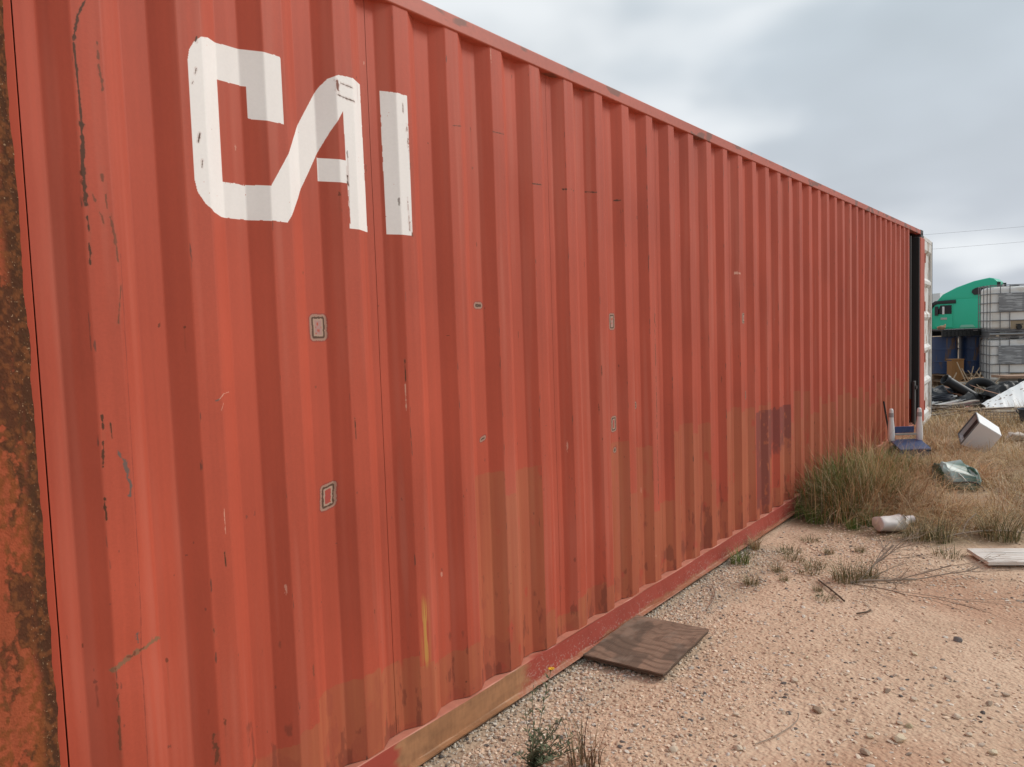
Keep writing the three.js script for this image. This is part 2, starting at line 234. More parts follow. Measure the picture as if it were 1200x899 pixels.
  for (let q = 0; q < n; q++) {                  // small chips and scratches
    const x = sa + R() * (sb - sa), y = ya + R() * (yb - ya), lx = 0.0015 + R() * 0.003, ly = 0.002 + R() * R() * 0.03, kd = R(), col = kd < 0.6 ? CC[0] : kd < 0.85 ? CC[1] : CC[4];
    area(x - 0.02, x + 0.02, y - 0.05, y + 0.05, (s, yy, k) => { const e = Math.hypot((s - x) / lx, (yy - y) / ly) + 1.2 * (vn(s * 300, yy * 150) - 0.5); if (e < 1) blend(A, 0, k, col, 0.65); });
    const run = 0.05 + 0.28 * R() * R(); if (kd < 0.5) area(x - 0.012, x + 0.012, y - run, y, (s, yy, k) => { const e = Math.abs(s - x - 0.003 * (vn(yy * 30, q) - 0.5)) / (0.0045 * (0.5 + 0.5 * vn(yy * 25, q + 9))), f = (1 - (y - yy) / run); if (e < 1) blend(A, 0, k, [0.24, 0.06, 0.03], 0.45 * (1 - e) * (0.3 + 0.7 * vn(s * 400, yy * 40)) * sm(0, 0.4, f)); });
  }
  const d = new Uint8Array(w * h * 4); for (let i = 0; i < w * h; i++) { d[i * 4] = enc(A[i * 3]); d[i * 4 + 1] = enc(A[i * 3 + 1]); d[i * 4 + 2] = enc(A[i * 3 + 2]); d[i * 4 + 3] = 255; }
  return fin(d, w, h, true, { clamp: true });
}
const RUST_HI = [0.30, 0.10, 0.035], RUST_LO = [0.05, 0.027, 0.014];
function rustCol(u, v, c, amount) {             // flaking rust over red paint
  const n = fbm(u * 3 + 3, v * 9, 5), m = fbm(u * 16, v * 40, 4), f = vn(u * 90, v * 300);
  const a = sm(0.49 - amount * 0.25, 0.53 - amount * 0.25, n + 0.25 * (m - 0.5));
  const o = sm(0.4, 0.7, m), P = [0.40, 0.12, 0.062];
  for (let i = 0; i < 3; i++) { const ru = RUST_LO[i] + (RUST_HI[i] - RUST_LO[i]) * o * 0.55; c[i] = (P[i] + (ru - P[i]) * a) * (0.75 + 0.5 * f); }
}
const M = {};
M.red = new THREE.MeshPhysicalMaterial({ roughness: 0.72, specularIntensity: 0.45, color: new THREE.Color().setRGB(...RED) });
M.redTrim = new THREE.MeshStandardMaterial({ roughness: 0.55, map: colTex(1024, 128, (u, v, c) => { const s = u * 12; const k = 1 + 0.25 * (fbm(s * 3, v * 2, 4) - 0.5) + 0.12 * (vn(s * 90, v * 20) - 0.5); c[0] = 0.45 * k; c[1] = 0.105 * k; c[2] = 0.066 * k; const d = sm(0.6, 0.66, fbm(s * 7, v * 3 + 8, 4)); c[0] += (0.13 - c[0]) * d * 0.7; c[1] += (0.07 - c[1]) * d * 0.7; c[2] += (0.05 - c[2]) * d * 0.7; }) });
M.recess = M.red;
M.darkSteel = mat(0.06, 0.055, 0.055, { roughness: 0.55, metalness: 0.4 });
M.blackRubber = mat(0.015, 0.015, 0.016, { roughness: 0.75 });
M.whitePaint = new THREE.MeshStandardMaterial({ roughness: 0.5, map: colTex(256, 512, (u, v, c) => { const k = 0.70 + 0.12 * (fbm(u * 5, v * 12, 4) - 0.5); c[0] = k; c[1] = k * 0.985; c[2] = k * 0.95; const d = sm(0.63, 0.7, fbm(u * 9, v * 16 + 5, 4)); c[0] += (0.4 - c[0]) * d; c[1] += (0.3 - c[1]) * d; c[2] += (0.22 - c[2]) * d; }) });

const cont = thing('shipping_container', 'long red corrugated shipping container lettered CAI in white, standing on the sandy yard', 'container');
const YB = 0.142, YT = H - 0.06;
{
  const seams = [0.8015, 1.935, 3.057, 4.179, 5.301, 6.423, 7.545, 8.667, 9.789, 10.911, 11.80], ppm = [640, 640, 520, 400, 320, 256, 200, 160, 140, 128];
  for (let q = 0; q < 10; q++) {
    const a = seams[q], b = seams[q + 1] - 0.002, S = [];
    // break points of the folded sheet, each bend as a small chamfer
    S.push(a, b);
    for (let k = -1; k < 42; k++) for (const o of [0, 0.075, 0.140, 0.2155]) for (const e of [-0.0038, -0.0013, 0.0013, 0.0038]) { const s = S1 + k * PT + o + e; if (s > a + 0.002 && s < b - 0.002) S.push(s); }
    S.sort((x, y) => x - y);
    const zsm = s => (prof(s - 0.0035) + prof(s - 0.0012) + prof(s + 0.0012) + prof(s + 0.0035)) / 4;
    const NR = 46, P = [], U = [], I = [], n = S.length;
    for (let j = 0; j <= NR; j++) for (let i = 0; i < n; i++) {
      const s = S[i], y = YB + (YT - YB) * j / NR, ed = Math.min(1, (y - YB) / 0.15, (YT - y) / 0.15);
      let z = zsm(s) + 0.005 * ed * (fbm(s * 2.3 + 9, y * 1.3, 3) - 0.5) + 0.0016 * ed * (vn(s * 9, y * 5) - 0.5);
      z -= 0.010 * Math.exp(-Math.pow((s - 0.98) / 0.09, 2) - Math.pow((y - 0.80) / 0.05, 2));
      z -= 0.006 * Math.exp(-Math.pow((s - 5.4) / 0.05, 2) - Math.pow((y - 2.0) / 0.06, 2));
      P.push(s, y, z); U.push((s - a) / (b - a), j / NR);
    }
    for (let j = 0; j < NR; j++) for (let i = 0; i < n - 1; i++) { const k = j * n + i; I.push(k, k + 1, k + n, k + 1, k + n + 1, k + n); }
    const g = new THREE.BufferGeometry(); g.setAttribute('position', new THREE.Float32BufferAttribute(P, 3)); g.setAttribute('uv', new THREE.Float32BufferAttribute(U, 2)); g.setIndex(I); g.computeVertexNormals();
    const m = new THREE.MeshPhysicalMaterial({ roughness: 0.60, specularIntensity: 0.65, map: wallTexture(a, b, YB, YT, ppm[q], 900 + q) });
    part('side_panel', g, m, cont);
  }
  // bottom rails: web, top ledge and out-turned bottom lip
  const ras = [[0.80, 6.42], [6.424, 12.28]];
  ras.forEach(([a, b], qi) => {
    const tex = colTex(2048, 128, (u, v, c) => {
      const s = a + u * (b - a), y = v * 0.16, k = 1 + 0.2 * (fbm(s * 5, y * 20, 4) - 0.5);
      c[0] = 0.36 * k; c[1] = 0.058 * k; c[2] = 0.036 * k;
      const pe = sm(2.55, 2.75, s) * fbm(s * 2.2, 4, 3), sp = fbm(s * 120 + 4, y * 150, 2) - 0.35 * (v - 0.45);
      if (s > 2.55) { const a2 = sm(0.78 - 0.28 * pe, 0.95 - 0.28 * pe, sp) * 0.75; c[0] += (0.47 - c[0]) * a2; c[1] += (0.25 - c[1]) * a2; c[2] += (0.2 - c[2]) * a2; }
      const tn = sm(1.90, 1.94, s + 0.12 * (fbm(s * 9, y * 20, 3) - 0.5)) * sm(2.80, 2.62, s + 0.3 * (fbm(s * 12, y * 24 + 3, 3) - 0.5));
      const bt = sm(0.30, 0.16, v + 0.22 * (fbm(s * 14, 3, 3) - 0.5)) * 0.6, td = Math.max(tn, bt, sm(6.5, 6.8, s) * 0.6), kt = 0.9 + 0.45 * (fbm(s * 12, y * 40, 4) - 0.5) + 0.3 * (fbm(s * 90, y * 25, 3) - 0.5);
      c[0] += (0.40 * kt - c[0]) * td; c[1] += (0.195 * kt - c[1]) * td; c[2] += (0.092 * kt - c[2]) * td;
      if (v > 0.857) { const kp = 1 + 0.3 * (fbm(s * 30, y * 90, 3) - 0.5); c[0] = 0.54 * kp; c[1] = 0.21 * kp; c[2] = 0.14 * kp; }  // paler pink painted on the top ledge for the light it catches
    }, { clamp: true });
    const m = new THREE.MeshStandardMaterial({ roughness: 0.6, map: tex });
    const sh = [[-0.085, 0.140], [0.002, 0.140], [0.0055, 0.1365], [0.0055, 0.030], [0.008, 0.024], [0.026, 0.022], [0.026, 0.015], [-0.085, 0.015]];
    const P = [], U = [], NX = 90;
    const pt = (i, k) => { const s = a + (b - a) * i / NX, w = (0.0035 * (fbm(s * 2.2, k, 2) - 0.5) + 0.002 * (vn(s * 9, k * 3) - 0.5)) * 2; return [s, sh[k][1] + w, sh[k][0] + w * 1.3]; };
    for (let i = 0; i < NX; i++) for (let k = 0; k < sh.length; k++) { const k2 = (k + 1) % sh.length, A = pt(i, k), B = pt(i + 1, k), C = pt(i + 1, k2), D = pt(i, k2); P.push(...A, ...C, ...B, ...A, ...D, ...C); for (const [q, i2] of [[A, i], [C, i + 1], [B, i + 1], [A, i], [D, i], [C, i + 1]]) U.push(i2 / NX, clamp(q[1] / 0.16 - q[2] * 0)); }
    const g = new THREE.BufferGeometry(); g.setAttribute('position', new THREE.Float32BufferAttribute(P, 3)); g.setAttribute('uv', new THREE.Float32BufferAttribute(U, 2)); g.computeVertexNormals();
    part('bottom_rail', g, m, cont);
  });
  // top rail: box section with rounded edges
  const tr = box(X1 - X0 - 0.36, 0.062, 0.068, (X0 + X1) / 2, H - 0.031, -0.028, 0.006); { const p = tr.attributes.position, uv = tr.attributes.uv; for (let i = 0; i < p.count; i++) uv.setXY(i, (p.getX(i) - X0) / 12.2, (p.getY(i) - H) * 4 + p.getZ(i) * 3); }
  part('top_rail', tr, M.redTrim, cont);
  // weld bead ledge between rail and sheet bays
  // corner posts
  const postTex = colTex(512, 2048, (u, v, c) => {
    const x = u * 0.305, y = v * 2.6, w = fbm(x * 9 + 3, y * 5, 4), big = fbm(x * 16 + 2 * w, y * 5.5 + w + 1.8, 4), fin2 = fbm(x * 90 + y * 13, y * 70 - x * 11, 4), sp = fbm(x * 300 + y * 37, y * 260, 2);
    const rim = sm(0.050, 0.022, 0.305 - x + 0.035 * (fbm(y * 6, 3.3, 3) - 0.5)), a = clamp(Math.max(rim * 0.9, sm(0.54, 0.64, big + 0.3 * (fin2 - 0.5)) * 0.85));
    const stk = fbm(x * 60, y * 2.5, 3), P = [0.36 + 0.1 * (w - 0.5), 0.085, 0.038], Q = [0.22, 0.066, 0.022], k = 0.82 + 0.36 * stk;
    for (let i = 0; i < 3; i++) { let p = P[i] + (Q[i] - P[i]) * sm(0.42, 0.62, 0.5 * fin2 + 0.5 * stk); let q2 = RUST_LO[i] + (RUST_HI[i] - RUST_LO[i]) * sm(0.42, 0.75, fin2) * 0.5; c[i] = (p + (q2 - p) * a) * k * (0.9 + 0.2 * sp); }
    if (sp > 0.84 && a > 0.5 && rim > 0.2) { c[0] = 0.36; c[1] = 0.24; c[2] = 0.14; }
  });
  const postM = new THREE.MeshPhysicalMaterial({ roughness: 0.9, specularIntensity: 0.4, map: postTex, bumpMap: grayTex(512, 2048, (u, v) => { const x = u * 0.305, y = v * 2.6; return 0.6 * fbm(x * 90 + y * 13, y * 70 - x * 11, 4) + 0.4 * fbm(x * 300 + y * 37, y * 260, 2); }), bumpScale: 0.0025 });
  const ps = (w, d, x, z, nx = 14, ny = 220) => { const g = new THREE.BoxGeometry(w, H - 0.30, d, nx, ny, 2); const p = g.attributes.position; for (let i = 0; i < p.count; i++) { const y = p.getY(i), xx = p.getX(i); if (xx > w / 2 - 1e-4) p.setX(i, xx + 0.010 * (fbm(y * 9, 2, 3) - 0.5) + 0.004 * (fbm(y * 40, 6, 2) - 0.5)); if (p.getZ(i) > d / 2 - 1e-4) p.setZ(i, p.getZ(i) + 0.003 * (fbm(xx * 30, y * 30, 2) - 0.5)); } g.computeVertexNormals(); g.translate(x, H / 2, z); return g; };
  part('corner_post', ps(0.305, 0.16, X0 + 0.1525 + 0.004, -0.072), postM, cont, 'rust eaten corner post with flaking red paint');
  part('post_flange', box(0.032, H - 0.30, 0.05, 0.781, H / 2, -0.056, 0.003), M.red, cont);
  const farTex = new THREE.MeshStandardMaterial({ roughness: 0.6, map: colTex(64, 1024, (u, v, c) => { const k = 1 + 0.3 * (fbm(u * 2, v * 10, 4) - 0.5); c[0] = RED[0] * k; c[1] = RED[1] * k; c[2] = RED[2] * k; }) });
  part('corner_post', box(0.33, H - 0.236, 0.17, 12.435, H / 2, -0.050, 0.01), farTex, cont);
  part('post_channel', box(0.50, H - 0.21, 0.03, 12.04, H / 2 + 0.01, -0.30), M.recess, cont);
  part('post_channel', box(0.02, H - 0.21, 0.28, 11.815, H / 2 + 0.01, -0.18), M.recess, cont);
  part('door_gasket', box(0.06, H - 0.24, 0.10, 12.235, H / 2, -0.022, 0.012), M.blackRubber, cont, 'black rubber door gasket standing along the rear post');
  part('locking_bar', rod([11.98, 0.5, -0.06], [11.98, H - 0.12, -0.06], 0.03), M.darkSteel, cont);
  const lv = part('bar_handle', [box(0.10, 0.62, 0.03, 12.02, 0.44, 0.0, 0.008), rod([12.02, 0.66, -0.01], [12.02, 0.66, 0.035], 0.03)], M.darkSteel, cont, 'grey steel lever with an eye at its top');
  for (const [x, z] of [[X0 + 0.09, -0.081], [X1 - 0.09, -0.081], [X0 + 0.09, -WID + 0.081], [X1 - 0.09, -WID + 0.081]]) for (const y of [0.059, H - 0.059]) {
    const sh = new THREE.Shape(); sh.moveTo(-0.089, -0.059); sh.lineTo(0.089, -0.059); sh.lineTo(0.089, 0.059); sh.lineTo(-0.089, 0.059); sh.closePath(); const h = new THREE.Path(); h.absellipse(0, 0, 0.04, 0.026, 0, Math.PI * 2); sh.holes.push(h);
    const g = new THREE.ExtrudeGeometry(sh, { depth: 0.026, bevelEnabled: true, bevelSize: 0.003, bevelThickness: 0.003, bevelSegments: 1, curveSegments: 8 }); const sgn = z > -1 ? 1 : -1; if (sgn < 0) g.rotateY(Math.PI); g.translate(x, y, z + sgn * 0.06); const bk = box(0.17, 0.11, 0.12, x, y, z - sgn * 0.005);
    part('corner_casting', [g, bk], x > 6 && y > 1 ? M.darkSteel : M.redTrim, cont);
  }
  // roof, far side, front end, floor
  const roof = new THREE.BufferGeometry(); { const P = [], n = 120; const pr = i => H - 0.03 + (i % 4 < 2 ? 0.012 : -0.008); for (let i = 0; i < n; i++) { const a = X0 + 0.1 + (X1 - X0 - 0.2) * i / n, b = X0 + 0.1 + (X1 - X0 - 0.2) * (i + 1) / n, ya = pr(i), yb = pr(i + 1); P.push(a, ya, -0.05, b, yb, -0.05, b, yb, -WID + 0.05, a, ya, -0.05, b, yb, -WID + 0.05, a, ya, -WID + 0.05); } roof.setAttribute('position', new THREE.Float32BufferAttribute(P, 3)); roof.setAttribute('uv', new THREE.Float32BufferAttribute(new Float32Array(P.length / 3 * 2), 2)); roof.computeVertexNormals(); }
  part('roof', roof, M.red, cont);
  part('far_side', box(X1 - X0 - 0.3, H - 0.1, 0.03, (X0 + X1) / 2, H / 2, -WID + 0.03), M.red, cont);
  part('inner_lining', box(X1 - X0 - 0.9, H - 0.12, 0.02, (X0 + X1) / 2 - 0.25, H / 2, -0.115), M.recess, cont);
  part('front_end', box(0.03, H - 0.1, WID - 0.2, X0 + 0.03, H / 2, -WID / 2), M.red, cont);
  part('floor', box(X1 - X0 - 0.3, 0.03, WID - 0.2, (X0 + X1) / 2, 0.16, -WID / 2), mat(0.12, 0.08, 0.05), cont);
  part('rear_sill', box(0.1, 0.16, WID - 0.2, X1 - 0.05, 0.1, -WID / 2), M.redTrim, cont);
  part('rear_header', box(0.1, 0.12, WID - 0.2, X1 - 0.05, H - 0.08, -WID / 2), M.redTrim, cont);
  // white leaf of the rear door, swung out in line with the side
  const leaf = new THREE.Group(); leaf.name = 'door'; leaf.position.set(X1 + 0.012, 0, 0.012); leaf.rotation.y = 0.06; cont.add(leaf); leaf.userData.label = 'white painted door leaf swung open along the side';
  const LW = 1.13, y0 = 0.10, y1 = H - 0.13;
  { const P = [], U = [], prs = [[y0, 0], [y0 + 0.09, 0], [y0 + 0.13, -0.035]];
    let yy = y0 + 0.13; for (let k = 0; k < 5; k++) { prs.push([yy + 0.36, -0.035], [yy + 0.41, 0], [yy + 0.455, 0], [yy + 0.50, -0.035]); yy += 0.50; }
    prs[prs.length - 2][0] = y1; prs.length -= 1; prs[prs.length - 1] = [y1, 0];
    const q = (x0, x1, a, b) => { const za = a[1], zb = b[1]; P.push(x0, a[0], za, x1, a[0], za, x1, b[0], zb, x0, a[0], za, x1, b[0], zb, x0, b[0], zb); U.push(x0 / LW, a[0] / 3, x1 / LW, a[0] / 3, x1 / LW, b[0] / 3, x0 / LW, a[0] / 3, x1 / LW, b[0] / 3, x0 / LW, b[0] / 3); };
    for (let i = 0; i < prs.length - 1; i++) q(0.07, LW - 0.07, prs[i], prs[i + 1]);
    const g = new THREE.BufferGeometry(); g.setAttribute('position', new THREE.Float32BufferAttribute(P, 3)); g.setAttribute('uv', new THREE.Float32BufferAttribute(U, 2)); g.computeVertexNormals();
    part('pressed_panel', g, M.whitePaint, leaf); }
  for (const x of [0.037, LW - 0.037]) part('frame_stile', box(0.075, y1 - y0, 0.06, x, (y0 + y1) / 2, -0.026, 0.006), M.whitePaint, leaf);
  for (const y of [y0 - 0.03, y1 + 0.03]) part('frame_rail', box(LW, 0.058, 0.06, LW / 2, y, -0.026, 0.006), M.whitePaint, leaf);
  part('back_sheet', box(LW - 0.1, y1 - y0, 0.01, LW / 2, (y0 + y1) / 2, -0.05), M.whitePaint, leaf);
  part('gasket', [box(0.014, y1 - y0 + 0.1, 0.08, LW + 0.008, (y0 + y1) / 2, -0.03)], M.blackRubber, leaf);
  for (const y of [0.35, 1.05, 1.8, 2.5]) part('hinge', [box(0.10, 0.12, 0.016, 0.02, y, 0.014, 0.004), rod([-0.02, y - 0.07, 0.014], [-0.02, y + 0.07, 0.014], 0.016)], M.redTrim, leaf);
}

/* ------------------------------------------------ loose boards on the sand */
const plyTex = colTex(1024, 1024, (v, u, c) => {
  const w = fbm(u * 3, v * 4, 4), X = (u - 0.25) * 1.3, Y = (v - 0.62) * 3.2 + 0.9 * (w - 0.5), rr = Math.hypot(X * 0.8, Y) * 9 + 3.5 * w;
  const ring = Math.pow(Math.abs(Math.sin(rr * 1.15)), 6), fb = vn(u * 14, v * 320), st = fbm(u * 4 + 9, v * 3, 4);
  let k = 0.85 + 0.35 * (fb - 0.5) + 0.45 * (st - 0.5);
  let r = 0.30 * k, g = 0.19 * k, b = 0.128 * k; const d = ring * (0.22 + 0.5 * st); r += (0.085 - r) * d; g += (0.045 - g) * d; b += (0.028 - b) * d;
  const wet = sm(0.55, 0.63, fbm(u * 2.5 + 40, v * 2.5 + 3, 4)) * 0.6; r += (0.085 - r) * wet; g += (0.06 - g) * wet; b += (0.042 - b) * wet;
  const gr = sm(0.55, 0.75, fbm(u * 6 + 4, v * 6 + 40, 3)) * 0.3; r += (0.33 - r) * gr; g += (0.25 - g) * gr; b += (0.19 - b) * gr;
  c[0] = r; c[1] = g; c[2] = b;
});
function warped(w, h, d, nx, nz, amp, seed) { const g = new THREE.BoxGeometry(w, h, d, nx, 1, nz), p = g.attributes.position; for (let i = 0; i < p.count; i++) { const x = p.getX(i), z = p.getZ(i); p.setY(i, p.getY(i) + amp * (fbm(x * 2.5 + seed, z * 2.5, 2) - 0.5)); if (Math.abs(x) > w / 2 - 1e-4) p.setX(i, x + 0.006 * (vn(z * 40, seed) - 0.5)); if (Math.abs(z) > d / 2 - 1e-4) p.setZ(i, z + 0.006 * (vn(x * 40, seed + 3) - 0.5)); } g.computeVertexNormals(); return g; }
{
  const t = thing('plywood_sheet', 'weathered dark brown plywood offcut lying against the foot of the red container', 'board', [3.452, 0.0, 0.232], 0.055);
  const pm = new THREE.MeshStandardMaterial({ roughness: 0.9, map: plyTex, bumpMap: grayTex(512, 512, (u, v) => vn(u * 10, v * 200) * 0.6 + 0.4 * fbm(u * 20, v * 20, 3)), bumpScale: 0.002 });
  for (let k = 0; k < 3; k++) { const g = warped(0.612 - 0.004 * k, 0.0062, 0.425 - 0.003 * k, 16, 12, 0.010, 2); g.translate(0, 0.028 - 0.0068 * k, 0); part('veneer', g, k === 0 ? pm : mat(0.11 - 0.03 * (k % 2), 0.07 - 0.02 * (k % 2), 0.045 - 0.01 * (k % 2), { roughness: 0.95 }), t); }
  const t2 = thing('painted_board', 'flat white painted wooden board lying on the bare sand', 'board', [6.065, 0.0, 1.69], -1.05);
  const wm = new THREE.MeshStandardMaterial({ roughness: 0.7, map: colTex(512, 256, (u, v, c) => { const k = 0.74 + 0.14 * (fbm(u * 3, v * 30, 3) - 0.5); c[0] = k; c[1] = k * 0.95; c[2] = k * 0.87; const d = sm(0.63, 0.68, fbm(u * 4 + 7, v * 22, 4)); c[0] += (0.38 - c[0]) * d; c[1] += (0.28 - c[1]) * d; c[2] += (0.2 - c[2]) * d; }) });
  for (let k = 0; k < 3; k++) { const g = warped(0.62, 0.022, 0.101, 10, 2, 0.006, 20 + k * 7); g.translate(0, 0.024, (k - 1) * 0.1035); part('plank', g, wm, t2); }
  const cl = box(0.04, 0.013, 0.29, 0.2, 0.0065, 0); part('batten', cl, mat(0.3, 0.2, 0.13), t2);
}

/* ------------------------------------------------ stones */
function stoneGeo(seed, flat = 0.6, det = 1) { const g0 = new THREE.IcosahedronGeometry(1, det); g0.deleteAttribute('uv'); g0.deleteAttribute('normal'); const g = mergeVertices(g0, 1e-3), p = g.attributes.position, R = rng(seed), cuts = []; for (let i = 0; i < 7; i++) { const v = V(R() - 0.5, R() - 0.5, R() - 0.5).normalize(); cuts.push([v, 0.42 + 0.36 * R()]); } const sx = 0.8 + 0.5 * R(), sz = 0.7 + 0.5 * R(); for (let i = 0; i < p.count; i++) { const v = V(p.getX(i), p.getY(i), p.getZ(i)); v.multiplyScalar(0.84 + 0.3 * R()); for (const [n, d] of cuts) { const e = v.dot(n) - d; if (e > 0) v.addScaledVector(n, -e * 0.9); } p.setXYZ(i, v.x * sx, v.y * flat, v.z * sz); } const q = toCreasedNormals(g, 0.28); return q; }
const stoneMat = new THREE.MeshStandardMaterial({ roughness: 0.92 });
const STONE_COL = [[0.66, 0.53, 0.41], [0.72, 0.63, 0.53], [0.52, 0.37, 0.26], [0.58, 0.52, 0.45], [0.34, 0.27, 0.21], [0.13, 0.11, 0.10], [0.60, 0.42, 0.29]];
function scatter(name, label, n, seed, place, col) {
  const im = new THREE.InstancedMesh(stoneGeo(seed, 0.62, 1), stoneMat, n), R = rng(seed), m = new THREE.Matrix4(), q = new THREE.Quaternion(), e = new THREE.Euler(), c = new THREE.Color();
  for (let i = 0; i < n; i++) { const [x, z, r, sink] = place(R); e.set((R() - 0.5) * 0.7, R() * 6.28, (R() - 0.5) * 0.7); q.setFromEuler(e); m.compose(V(x, hgt(x, z) + r * (sink ?? 0.25), z), q, V(r * (0.8 + 0.5 * R()), r * (0.7 + 0.5 * R()), r)); im.setMatrixAt(i, m); const k = col(R), f = 0.8 + 0.4 * R(); c.setRGB(k[0] * f, k[1] * f, k[2] * f); im.setColorAt(i, c); }
  im.name = numbered(name); scene.add(im); return tag(im, label, null, null, 'stuff');
}
const pick = (R, a) => a[Math.floor(R() * a.length)];
scatter('pale_gravel', 'pale grey and cream gravel spread along the foot of the red container', 4300, 31, R => { const x = 1.5 + R() * 4.0, z = 0.005 + 0.36 * Math.pow(R(), 1.5) * (0.65 + 0.7 * fbm(x * 2.2, 5, 2)); return [x, z, 0.0035 + 0.0085 * Math.pow(R(), 2.0), 0.35]; }, R => R() < 0.72 ? pick(R, [[0.60, 0.53, 0.44], [0.54, 0.46, 0.37], [0.68, 0.60, 0.49]]) : pick(R, STONE_COL));
scatter('grit', 'fine sandy grit and pebbles scattered over the bare yard', 30000, 32, R => { let x, z; do { x = 1.6 + R() * 6; z = 0.1 + R() * R() * 3.6; } while (R() > 0.12 + 1.5 * sm(0.42, 0.68, fbm(x * 1.5 + 7, z * 1.5, 4)) || (x > 6.2 && R() < 0.7)); return [x, z, 0.002 + 0.0085 * Math.pow(R(), 3.6), 0.2]; }, R => R() < 0.80 ? pick(R, [[0.68, 0.50, 0.36], [0.72, 0.57, 0.43], [0.60, 0.42, 0.29]]) : pick(R, STONE_COL));
scatter('pebbles', 'cream and brown pebbles strewn across the sandy ground', 2600, 33, R => { let x, z; do { x = 2.0 + R() * 4.2; z = 0.45 + R() * 2.6; } while (R() > 0.1 + 1.3 * sm(0.42, 0.66, fbm(x * 1.3 + 3, z * 1.3 + 5, 3))); return [x, z, 0.006 + 0.009 * R() * R(), 0.15]; }, R => R() < 0.65 ? pick(R, [[0.62, 0.46, 0.33], [0.70, 0.56, 0.43]]) : pick(R, STONE_COL));
{
  const shapes = [1, 2, 3, 4, 5].map(i => stoneGeo(100 + i, 0.75, 1)), mats = [[0.60, 0.48, 0.36], [0.30, 0.21, 0.145], [0.40, 0.30, 0.22], [0.66, 0.54, 0.38], [0.20, 0.18, 0.165], [0.46, 0.38, 0.24]].map((c, i) => new THREE.MeshStandardMaterial({ roughness: 0.93, color: new THREE.Color().setRGB(...c) }));
  const put = (x, z, r, s, m, label, group, ry = 0) => { const o = new THREE.Mesh(shapes[s], mats[m]); o.name = numbered('stone'); o.scale.set(r * 0.8, r * 0.8, r * 0.8); o.rotation.y = ry; o.position.set(x, hgt(x, z) + r * 0.28, z); scene.add(o); tag(o, label, 'stone', group); };
  put(3.272, 1.116, 0.027, 0, 1, 'upright dark brown stone standing alone on bare sand', null, 0.6);
  put(3.345, 1.456, 0.020, 1, 5, 'rounded olive tinted stone among pale pebbles', null, 1.2);
  put(3.217, 1.44, 0.032, 3, 3, 'flat pale yellowish stone half buried in sand', null, 2.1);
  put(3.03, 1.36, 0.026, 2, 2, 'grey brown lumpy stone beside smaller cream pebbles', null, 0.2);
  put(4.40, 1.50, 0.026, 4, 4, 'dark grey jagged stone on open sand', null, 0.9);
  const R = rng(5); const spots = [[3.178, 1.348], [3.60, 1.43], [3.524, 1.6], [3.35, 1.42], [3.26, 1.25], [3.242, 0.473], [3.783, 0.924], [4.519, 1.187], [3.614, 1.324], [3.947, 1.713], [3.856, 1.752], [3.40, 1.66], [3.15, 1.62], [3.05, 1.72], [2.98, 1.52], [3.3, 1.75], [3.72, 1.70], [4.1, 1.35], [4.0, 1.1], [3.5, 0.95], [2.8, 0.95], [2.65, 0.75], [3.05, 0.85], [3.9, 1.52], [4.75, 1.6], [3.2, 1.9], [2.9, 1.8], [3.6, 1.95]];
  spots.forEach(([x, z]) => put(x, z, 0.012 + 0.012 * R(), Math.floor(R() * 5), R() < 0.75 ? [0, 3, 0][Math.floor(R() * 3)] : 2, 'small cream or tan stone lying loose on the open sand', 'loose stones on the sand', R() * 6));
}

/* ------------------------------------------------ grass and weeds */
function clump(n, h, spread, lean, w, seed, cols, curl = 1) {        // curved tapering blades
  const P = [], C = [], N = [], R = rng(seed);
  for (let b = 0; b < n; b++) {
    const a = R() * 6.283, rr = Math.sqrt(R()) * spread, bx = Math.cos(a) * rr, bz = Math.sin(a) * rr, da = a + (R() - 0.5) * 2.4, L = h * (0.45 + 0.75 * R()), ln = lean * (0.25 + R()), col = pick(R, cols), f = 0.75 + 0.5 * R(), wd = w * (0.6 + 0.7 * R());
    const K = 4, pts = []; for (let k = 0; k <= K; k++) { const t = k / K; const out = ln * L * Math.pow(t, 1 + curl), up = L * (t - 0.5 * ln * t * t * t * curl * 0.8); pts.push([bx + Math.cos(da) * out, Math.max(up, 0.004), bz + Math.sin(da) * out]); }
    const sx = -Math.sin(da + 1.0 * (R() - 0.5)), sz = Math.cos(da + 1.0 * (R() - 0.5));
    for (let k = 0; k < K; k++) { const w0 = wd * (1 - k / K * 0.9), w1 = wd * (1 - (k + 1) / K * 0.9), p = pts[k], q = pts[k + 1]; const A = [p[0] - sx * w0, p[1], p[2] - sz * w0], B = [p[0] + sx * w0, p[1], p[2] + sz * w0], D = [q[0] - sx * w1, q[1], q[2] - sz * w1], E = [q[0] + sx * w1, q[1], q[2] + sz * w1]; P.push(...A, ...B, ...E, ...A, ...E, ...D); for (let i = 0; i < 6; i++) C.push(col[0] * f, col[1] * f, col[2] * f); }
  }
  const g = new THREE.BufferGeometry(); g.setAttribute('position', new THREE.Float32BufferAttribute(P, 3)); g.setAttribute('color', new THREE.Float32BufferAttribute(C, 3)); g.computeVertexNormals(); return g;
}
const grassMat = new THREE.MeshStandardMaterial({ vertexColors: true, roughness: 0.85, side: THREE.DoubleSide });
